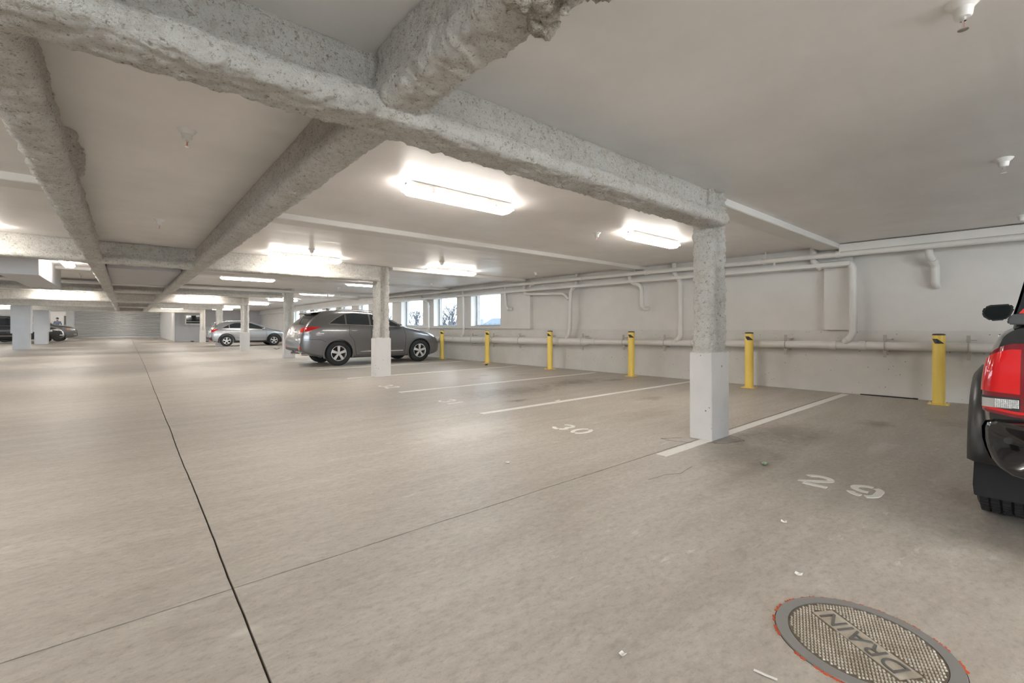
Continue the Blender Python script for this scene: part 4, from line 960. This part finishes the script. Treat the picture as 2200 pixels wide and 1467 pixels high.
# silver compact SUV
HR = dict(paint='paint_silver', wheels=(.86, 3.47), tyre=.335, arch=.395, tw=.885, twd=.215, rim=.215, spokes=5, lip='clad_blk', lipw=.06, lipo=.016,
    body=([(0, .62), (.04, .80), (.10, .98), (.18, 1.12), (.42, 1.34), (.62, 1.45), (1.1, 1.53), (1.7, 1.55), (2.3, 1.49), (2.75, 1.33), (3.15, 1.10), (3.5, 1.03), (3.9, .94), (4.15, .82), (4.27, .66), (4.3, .52)],
          [(0, .40), (.2, .30), (.6, .22), (3.6, .20), (4.1, .22), (4.3, .34)],
          [(.2, .84), (.4, .875), (.6, .89), (.8, .888), (1.0, .87), (1.1, .835), (1.3, .74), (1.5, .64)],
          [(0, .84), (.08, .90), (.25, .96), (.6, 1.0), (3.4, 1.0), (3.9, .94), (4.15, .84), (4.27, .72), (4.3, .6)]),
    windows=[('quarter_window', .68, .98, [(.68, 1.13), (.98, 1.12)], [(.68, 1.15), (.98, 1.30)]), ('side_window', 1.02, 1.75, [(1.02, 1.12), (1.75, 1.10)], [(1.02, 1.32), (1.3, 1.42), (1.75, 1.45)]),
             ('side_window', 1.82, 2.95, [(1.82, 1.10), (2.95, 1.06)], [(1.82, 1.45), (2.2, 1.40), (2.6, 1.25), (2.95, 1.075)])],
    dlo=[(.64, 1.12), (1.75, 1.09), (2.98, 1.05)], dlo_m='seam', seams=[[(.98, 1.1), (1.05, .85), (1.25, .6), (1.32, .35)], [(1.79, 1.1), (1.80, .34)], [(3.0, 1.05), (3.05, .7), (3.0, .36)], [(.70, .99), (1.8, .90)], [(1.32, .52), (3.0, .50)]],
    handles=[(2.0, .95)], mirror=(2.82, 1.03), sill=(1.25, 3.1, [(1.25, .21), (3.1, .21)], [(1.25, .34), (3.1, .33)]),
    rear=[('tail_lamp', .40, .76, [(.40, .95), (.76, .90)], [(.40, 1.01), (.76, 1.05)], 'redlens'), ('lamp_base', .42, .76, [(.42, .88), (.76, .84)], [(.42, .95), (.76, .90)], 'clearlens'), ('bumper_cladding', .0, .80, [(.0, .38), (.8, .36)], [(.0, .56), (.8, .56)], 'clad_blk'), ('reflector', .55, .78, [(.55, .40), (.78, .41)], [(.55, .47), (.78, .465)], 'redlens')],
    sidelamps=[('tail_lamp', .11, .44, [(.11, .86), (.2, .90), (.44, 1.035)], [(.11, 1.03), (.44, 1.05)], 'redlens')],
    front=[('headlamp', .45, .76, [(.45, .70), (.76, .74)], [(.45, .78), (.76, .86)], 'clearlens'), ('bumper_cladding', .0, .7, [(.0, .34), (.7, .34)], [(.0, .46), (.7, .46)], 'clad_blk')],
    glass_rear=(.18, .50, .62, .54), glass_front=(2.35, 3.05, .56, .70), spoiler=(.30, .62, .56), fin=.95,
    mid=[('number_plate', .15, [(0, .78), (1, .78)], [(0, .90), (1, .90)], 'plate'), ('grille', .34, [(0, .56), (1, .56)], [(0, .74), (1, .74)], 'clad_blk')])
suv('silver compact SUV with black wheel arches parked beyond the third column', (3.82, 33.12, 0), HR)
# big black SUV and grey SUV on the far left
def scaled(sp, paint, k): d = dict(sp); d['paint'] = paint; return d
LX = dict(paint='paint_black', wheels=(1.1, 4.05), tyre=.39, arch=.45, tw=.98, twd=.25, rim=.25, spokes=7,
    body=([(0, .8), (.04, 1.1), (.16, 1.5), (.30, 1.80), (.6, 1.93), (1.6, 1.97), (2.6, 1.95), (3.0, 1.85), (3.5, 1.45), (3.75, 1.27), (4.3, 1.20), (4.8, 1.10), (5.05, .9), (5.12, .7)],
          [(0, .5), (.2, .38), (.6, .28), (4.3, .26), (4.9, .30), (5.12, .42)],
          [(.25, .9), (.5, .96), (.8, .985), (1.1, .98), (1.25, .95), (1.5, .88), (1.8, .80), (2.0, .72)],
          [(0, .88), (.1, .94), (.4, 1), (4.2, 1), (4.7, .94), (5.0, .82), (5.12, .66)]),
    windows=[('quarter_window', .45, 1.25, [(.45, 1.30), (1.25, 1.29)], [(.45, 1.68), (1.25, 1.78)]), ('side_window', 1.32, 2.2, [(1.32, 1.29), (2.2, 1.28)], [(1.32, 1.79), (2.2, 1.80)]), ('side_window', 2.28, 3.5, [(2.28, 1.28), (3.5, 1.26)], [(2.28, 1.80), (2.9, 1.76), (3.5, 1.30)])],
    dlo=[(.40, 1.28), (3.55, 1.24), (2.9, 1.79), (2.2, 1.83), (1.25, 1.81), (.40, 1.71)], seams=[[(1.3, 1.28), (1.5, .36)], [(2.24, 1.28), (2.24, .34)], [(3.5, 1.24), (3.5, .36)]],
    handles=[(1.6, 1.14), (2.5, 1.14)], mirror=(3.32, 1.26), rocker=(1.6, 3.5, [(1.6, .52), (3.5, .50)], [(1.6, .56), (3.5, .54)]),
    rear=[('tail_lamp', .6, .9, [(.6, 1.05), (.9, 1.05)], [(.6, 1.3), (.9, 1.3)], 'redlens')],
    front=[('headlamp', .48, .86, [(.48, .86), (.86, .92)], [(.48, .98), (.86, 1.05)], 'clearlens'), ('fog_lamp', .6, .8, [(.6, .52), (.8, .54)], [(.6, .60), (.8, .60)], 'clearlens')], sidelamps=[('headlamp', 4.62, 4.86, [(4.62, .95), (4.86, .90)], [(4.62, 1.03), (4.86, 1.02)], 'clearlens')],
    glass_rear=(.14, .32, .78, .74), glass_front=(2.98, 3.7, .68, .82), rail=(.8, 2.8, .66, .05), fin=.7,
    mid=[('grille', .42, [(0, .55), (1, .55)], [(0, .98), (1, .98)], 'chrome')])
LX['alloy'] = 'clad_blk'
suv('black SUV with a chrome window line, half hidden behind the boxed pillars on the left', (-8.75, 49.0, 0), LX)
L2 = scaled(LX, 'paint_grey', 1)
L2['body'] = ([(x, z * 1.06) for x, z in LX['body'][0]],) + LX['body'][1:]
L2['sidelamps'] = [('turn_lamp', 4.55, 4.74, [(4.55, .99), (4.74, .96)], [(4.55, 1.06), (4.74, 1.06)], 'amber'), ('headlamp', 4.76, 4.95, [(4.76, .92), (4.95, .88)], [(4.76, 1.06), (4.95, 1.02)], 'clearlens')]
L2['mid'] = [('grille', .42, [(0, .45), (1, .45)], [(0, 1.0), (1, 1.0)], 'clad_blk')]
suv('grey SUV with an orange turn lamp, nose showing past the far boxed pillar', (-8.25, 53.2, 0), L2)
# ------------------------------------------------------------------ black pickup at the right edge
PX, PY = 3.38, -.62
tk = thing('pickup_truck', 'black pickup truck with a canopy, its left rear corner at the right edge', 'truck', (PX, PY, 0))
TB = Body([(.12, 1.165), (.6, 1.17), (1.78, 1.18), (1.84, 1.60), (2.1, 1.76), (2.9, 1.78), (3.3, 1.66), (3.95, 1.24), (4.4, 1.18), (5.0, 1.08), (5.2, .92), (5.3, .7)],
          [(.12, .52), (.5, .46), (4.8, .40), (5.3, .42)],
          [(.3, .80), (.5, .835), (.7, .850), (.85, .850), (.97, .838), (1.07, .815), (1.14, .79), (1.18, .765), (1.3, .77), (1.5, .70), (1.78, .58)],
          [(.12, .965), (.16, .985), (.25, 1.0), (4.3, 1.0), (4.9, .95), (5.2, .84), (5.3, .7)], rc=.06, rcy=.06, crown=.01, sw=.03)
TW = (.86, 4.18); TR = .385
TB.mesh('body', 'paint_black', tk, TW, (.45, TR + .02), 120)
for wx in TW:
    for sd in (-1, 1):
        wheel(tk, wx, sd * (.905 - .13), sd, TR, .26, .21, 6, 'alloy', tread=True)
        rows = []
        for k in range(41):
            a = math.radians(-30 + 240 * k / 40); r = []
            for rr, yy in ((.43, .78), (.432, .915), (.445, .928), (.47, .926), (.52, .895), (.545, .845), (.55, .80)):
                r.append((wx + rr * math.cos(a) * 1.02, sd * yy, max(TR + .02 + rr * math.sin(a), .40)))
            rows.append(r)
        MB().grid(rows, sd < 0).build('fender_flare', 'flare', tk, smooth='auto')
        if wx == TW[0]:
            MB().prism([(.60 * sd, .20), (.895 * sd, .20), (.90 * sd, .26), (.89 * sd, .52), (.86 * sd, .62), (.60 * sd, .62)], wx - .50, wx - .485, 'x').build('mud_flap', 'dark', tk, bevel=.004)
MB().box((1.0, -.35, .38), (4.8, .35, .5)).box((TW[0] - .06, -.7, TR - .07), (TW[0] + .06, .7, TR + .07)).box((TW[1] - .06, -.7, TR - .07), (TW[1] + .06, .7, TR + .07)).build('chassis', 'dark', tk)
for sd in (-1, 1):
    # tail lamp: frame, red lens, clear reverse lens, wrapped round the corner
    def wrap(name, u0, u1, zl, zh, m, off, parent, nu=16, nz=10, skirt=.02, lab=None):
        rows = []
        # u runs from the tailgate side across the rear face (0..1) then along the side (1..1.6)
        for i in range(-1, nu + 2):
            u = u0 + (u1 - u0) * min(max(i, 0), nu) / nu; r = []
            for j in range(-1, nz + 2):
                z = zl(u) + (zh(u) - zl(u)) * min(max(j, 0), nz) / nz
                o_ = off if 0 <= i <= nu and 0 <= j <= nz else off - skirt
                h = TB.W(z) - .012
                R_ = .045                      # rounded corner between rear face and side
                y0 = .685; flat = h - R_ - y0; arcl = R_ * PI / 2; tot = flat + arcl; d = u * tot
                if d < flat: x, y, nx_, ny_ = .105, y0 + d, -1, 0
                elif d < tot: a = (d - flat) / R_; x, y, nx_, ny_ = .105 + R_ - R_ * math.cos(a), h - R_ + R_ * math.sin(a), -math.cos(a), math.sin(a)
                else: x, y, nx_, ny_ = .105 + R_ + d - tot, h, 0, 1
                x += .05 * max(0, (z - .95)) + .02 * (1 - u) * 0
                r.append((x + nx_ * o_, sd * (y + ny_ * o_), z))
            rows.append(r)
        return MB().grid(rows, sd < 0).build(name, m, parent, smooth='auto', label=lab)
    topf = lambda u: 1.085 - .115 * max(0, (u - .30)) ** 2 / .7
    fr = wrap('tail_lamp', 0, 1.75, lambda u: .705 + .03 * max(0, u - .2), topf, 'redframe', .010, tk, lab='red tail lamp with a clear lower lens')
    wrap('red_lens', .14, 1.45, lambda u: .823 + .012 * u, lambda u: topf(u * .95) - .03, 'redlens', .017, fr, skirt=.010)
    wrap('red_border', .06, 1.6, lambda u: .722 + .03 * max(0, u - .2), lambda u: .735 + .03 * max(0, u - .2), 'redlens', .013, fr, skirt=.006)
    wrap('reverse_frame', .14, 1.5, lambda u: .738 + .03 * max(0, u - .2), lambda u: .806, 'clad_blk', .014, fr, skirt=.008)
    wrap('reverse_lens', .30, .86, lambda u: .750, lambda u: .797, 'clearlens', .018, fr, skirt=.006)
    gm = MB()
    for i in range(12):
        for j in range(5):
            y = .714 + i * .0072; z = .753 + j * .0088; x = .105 - .020
            gm.add([(x, sd * y, z), (x, sd * (y + .007), z), (x, sd * (y + .007), z + .0082), (x, sd * y, z + .0082), (x - .003, sd * (y + .0035), z + .0041)], [(0, 1, 4), (1, 2, 4), (2, 3, 4), (3, 0, 4)])
    gm.build('facets', 'clearlens', fr, kind='stuff')
    # rounded black bumper end
    rows = []
    outl = [(.45, .69), (.55, .692), (.70, .69), (.80, .685), (.835, .672), (.848, .64), (.846, .58), (.835, .53), (.815, .475), (.785, .435), (.74, .41), (.66, .40), (.45, .40)]
    C = (.62, .55)
    for x, k in ((.34, .97), (.12, 1.0), (.05, .985), (.015, .95), (.0, .89), (-.004, .70), (-.004, .0)):
        rows.append([(x + .10 * max(0, (abs(y) - .70)) / .15 * (1 if x < .1 else 0), sd * (C[0] + (y - C[0]) * k), C[1] + (z - C[1]) * k) for y, z in outl])
    MB().grid(rows, sd < 0).build('bumper_end', 'paint_black', tk, smooth='auto')
    MB().lathe([(.0, 0), (.016, 0), (.018, .004)], 16, Matrix.Translation((.010, sd * .745, .60)) @ Matrix.Rotation(-PI / 2, 4, 'Y') @ Matrix.Translation((0, 0, .008)), cap=False).build('parking_sensor', 'clad_blk', tk)
    MB().box((-.02, sd * .655 - .02, .46), (.03, sd * .655 + .02, .66)).build('bumper_bracket', 'seam', tk)
    # rail gasket of the canopy
    MB().prism([(sd * .60, 1.183), (sd * .752, 1.183), (sd * .757, 1.205), (sd * .742, 1.236), (sd * .60, 1.24)][::sd], .11, 1.76, 'x').build('rail_gasket', mat('grey_rubber', (.075, .078, .082), .6), tk, bevel=.006)
    # mirror
    mi = MB().prism([(sd * y, z) for y, z in ((.86, 1.285), (.90, 1.24), (1.0, 1.232), (1.05, 1.275), (1.066, 1.32), (1.045, 1.378), (1.0, 1.398), (.86, 1.405), (.83, 1.36))][::sd], 3.42, 3.54, 'x')
    mi.box((3.44, sd * .80 - .07, 1.22), (3.50, sd * .80 + .07, 1.27)); mi = mi.build('side_mirror', 'paint_black', tk, bevel=.014, smooth='auto')
    MB().prism([(sd * y, z) for y, z in ((.875, 1.295), (.91, 1.255), (.995, 1.248), (1.035, 1.283), (1.046, 1.32), (1.028, 1.368), (.99, 1.383), (.87, 1.39), (.855, 1.36))][::sd], 3.412, 3.418, 'x').build('mirror_glass', 'glasslite', mi)
    TB.sidepatch('side_window', 1.98, 2.60, [(1.98, 1.27), (2.60, 1.26)], [(1.98, 1.62), (2.6, 1.66)], sd, 'glassdark', tk)
    TB.sidepatch('side_window', 2.66, 3.55, [(2.66, 1.26), (3.55, 1.24)], [(2.66, 1.66), (3.1, 1.60), (3.55, 1.30)], sd, 'glassdark', tk)
    for pts in ([(1.80, 1.16), (1.80, .5)], [(2.63, 1.25), (2.65, .5)], [(3.6, 1.22), (3.62, .5)]): TB.seam('door_seam', pts, sd, tk)
    for hx in (2.1, 2.95): MB().tube([(hx - .1, sd * .83, 1.1), (hx - .09, sd * .865, 1.1), (hx + .09, sd * .865, 1.1), (hx + .1, sd * .83, 1.1)], .014, 8).build('door_handle', 'paint_black', tk)
    TB.endpatch('headlamp', sd * .5, sd * .76, [(.5, .86), (.76, .88)], [(.5, .96), (.76, .98)], 'clearlens', tk, False)
MB().box((-.01, -.46, .40), (.16, .46, .56)).box((.02, -.46, .56), (.16, .46, .66)).build('bumper_step', 'clad_blk', tk, bevel=.02)
MB().box((-.016, -.15, .44), (-.01, .15, .55)).build('number_plate', 'plate', tk)
MB().box((.085, -.675, .55), (.125, .675, 1.16)).build('tailgate', 'paint_black', tk, bevel=.012)
MB().box((.06, -.12, .98), (.09, .12, 1.04)).build('tailgate_handle', 'clad_blk', tk, bevel=.006)
TB.toppatch('windscreen', 3.28, 3.92, .60, .70, 'glassdark', tk)
TB.endpatch('grille', -.42, .42, [(0, .62), (1, .62)], [(0, .95), (1, .95)], 'clad_blk', tk, False)
# canopy over the bed
ch = [(.735, 1.235), (.72, 1.30), (.68, 1.50), (.62, 1.70), (.50, 1.78), (0, 1.80)]
rows = [[(x, y, z) for y, z in ch] + [(x, -y, z) for y, z in ch[-2::-1]] for x in (1.76, .9, .20)]
rows.append([(x_, y_, z_) for (x_, y_, z_) in [(.135 + .25 * (z - 1.235), y, z) for y, z in ch] + [(.135 + .25 * (z - 1.235), -y, z) for y, z in ch[-2::-1]]])
cp = MB().grid(rows).build('canopy', 'paint_black', tk, smooth='auto')
gl = [(.135 + .25 * (z - 1.235) - .006, y * .985, z) for y, z in ch] + [(.135 + .25 * (z - 1.235) - .006, -y * .985, z) for y, z in ch[-2::-1]]
mb = MB(); mb.v = gl + [(x + .005, y, z) for x, y, z in gl]; n = len(gl); mb.f = [tuple(range(n)), tuple(range(n, 2 * n))[::-1]] + [(i, (i + 1) % n, n + (i + 1) % n, n + i) for i in range(n)]
mb.build('canopy_glass', 'glassdark', cp)
sx = lambda z: .135 + .25 * (z - 1.235) - .008
st = MB(); st.v = [(sx(1.24), .715, 1.24), (sx(1.24), .45, 1.24), (sx(1.272), .45, 1.272), (sx(1.272), .63, 1.272), (sx(1.264), .70, 1.264)]; st.f = [(0, 1, 2, 3, 4)]
stk = st.build('sticker', mat('red_sticker', (.62, .045, .03), .4), cp, label='red sticker band on the canopy glass')
text_mesh('sticker_print', 'XTS', .026, 'plastic', cp, (sx(1.254) - .002, .655, 1.254), (PI / 2 - .25, 0, -PI / 2), .0004, 1.3)

# ------------------------------------------------------------------ person in the lit doorway far behind
def skin_mesh(name, verts, edges, radii, m, parent, root=0, sub=2):
    me = bpy.data.meshes.new(name); bm = bmesh.new(); ly = bm.verts.layers.skin.verify(); V = []
    for i, p in enumerate(verts):
        v = bm.verts.new(p); v[ly].radius = radii[i] if isinstance(radii[i], tuple) else (radii[i], radii[i]); v[ly].use_root = (i == root); V.append(v)
    for a, b in edges: bm.edges.new((V[a], V[b]))
    bm.to_mesh(me); bm.free(); o = bpy.data.objects.new(name, me); COL.objects.link(o); me.materials.append(M[m]); o.parent = parent
    s = o.modifiers.new('skin', 'SKIN'); s.use_smooth_shade = True; sb = o.modifiers.new('sub', 'SUBSURF'); sb.levels = sub; sb.render_levels = sub
    bpy.context.view_layer.update(); me2 = bpy.data.meshes.new_from_object(o.evaluated_get(bpy.context.evaluated_depsgraph_get()))
    o.modifiers.clear(); o.data = me2; me2.materials.clear(); me2.materials.append(M[m])
    for p in me2.polygons: p.use_smooth = True
    return o
M['skin'] = mat('skin', (.50, .31, .22), .5); M['shirt'] = mat('blue_shirt', (.22, .27, .40), .8); M['trouser'] = mat('dark_trousers', (.05, .055, .07), .8); M['hair'] = mat('dark_hair', (.03, .022, .018), .7); M['maskw'] = mat('pale_mask', (.75, .74, .72), .7)
pe = thing('person', 'person in a blue-grey shirt and pale face mask standing in the lit doorway far back', 'person', (-5.05, 62.2, .28), PI)
# body: pelvis, spine, neck, head, arms hanging slightly forward, legs; local +Y is the way the person faces after the turn
J = [(0, 0, .95), (0, 0, 1.15), (0, -.01, 1.38), (0, 0, 1.50), (0, .015, 1.58), (0, .02, 1.70), (.10, 0, .90), (.11, .02, .50), (.11, -.02, .08), (.11, .12, .03), (-.10, 0, .90), (-.11, .02, .50), (-.11, -.02, .08), (-.11, .12, .03),
     (.19, 0, 1.42), (.27, .0, 1.14), (.24, .18, .98), (.22, .25, .97), (-.19, 0, 1.42), (-.27, 0, 1.14), (-.24, .18, .98), (-.22, .25, .97)]
E_ = [(0, 1), (1, 2), (2, 3), (3, 4), (4, 5), (0, 6), (6, 7), (7, 8), (8, 9), (0, 10), (10, 11), (11, 12), (12, 13), (2, 14), (14, 15), (15, 16), (16, 17), (2, 18), (18, 19), (19, 20), (20, 21)]
Rr = [(.15, .11), (.14, .10), (.15, .10), .06, .075, .085, .085, .058, .042, .04, .085, .058, .042, .04, .055, .042, .03, .028, .055, .042, .03, .028]
skin_mesh('body', J, E_, Rr, 'skin', pe)
skin_mesh('shirt', [J[0], J[1], J[2], (0, 0, 1.46), J[14], J[15], (.25, .1, 1.05), J[18], J[19], (-.25, .1, 1.05)], [(0, 1), (1, 2), (2, 3), (2, 4), (4, 5), (5, 6), (2, 7), (7, 8), (8, 9)], [(.165, .13), (.155, .118), (.17, .12), .075, .07, .058, .048, .07, .058, .048], 'shirt', pe)
skin_mesh('trousers', [(0, 0, .98), J[6], J[7], (.11, -.01, .12), J[10], J[11], (-.11, -.01, .12)], [(0, 1), (1, 2), (2, 3), (0, 4), (4, 5), (5, 6)], [(.16, .125), .10, .075, .065, .10, .075, .065], 'trouser', pe)
MB().lathe([(.0, .112), (.05, .105), (.088, .07), (.102, .02), (.10, -.02), (.094, -.05)], 20, Matrix.Translation((0, .0, 1.715)), cap=False).build('hair', 'hair', pe, smooth='auto')
MB().lathe([(.0, .05), (.035, .045), (.055, .02), (.06, 0)], 14, Matrix.Translation((0, .075, 1.645)) @ Matrix.Rotation(-PI / 2, 4, 'X'), cap=False).build('face_mask', 'maskw', pe, smooth='auto')
for sx_ in (-.03, .03): MB().lathe([(.0, .006), (.008, .004), (.011, 0)], 10, Matrix.Translation((sx_, .10, 1.70)) @ Matrix.Rotation(-PI / 2, 4, 'X'), cap=False).build('eye', 'blk', pe)
for sx_ in (-1, 1):
    h = MB(); bx = sx_ * .22
    h.box((bx - .035, .25, .945), (bx + .035, .33, .975))
    for k, L in enumerate((.062, .072, .068, .055)): h.tube([(bx - .027 + k * .018, .325, .962), (bx - .027 + k * .018, .325 + L * .6, .957), (bx - .027 + k * .018, .325 + L, .94)], .0085, 6)
    h.tube([(bx - sx_ * .03, .27, .96), (bx - sx_ * .06, .30, .955), (bx - sx_ * .065, .33, .945)], .0095, 6); h.build('hand', 'skin', pe, bevel=.006)
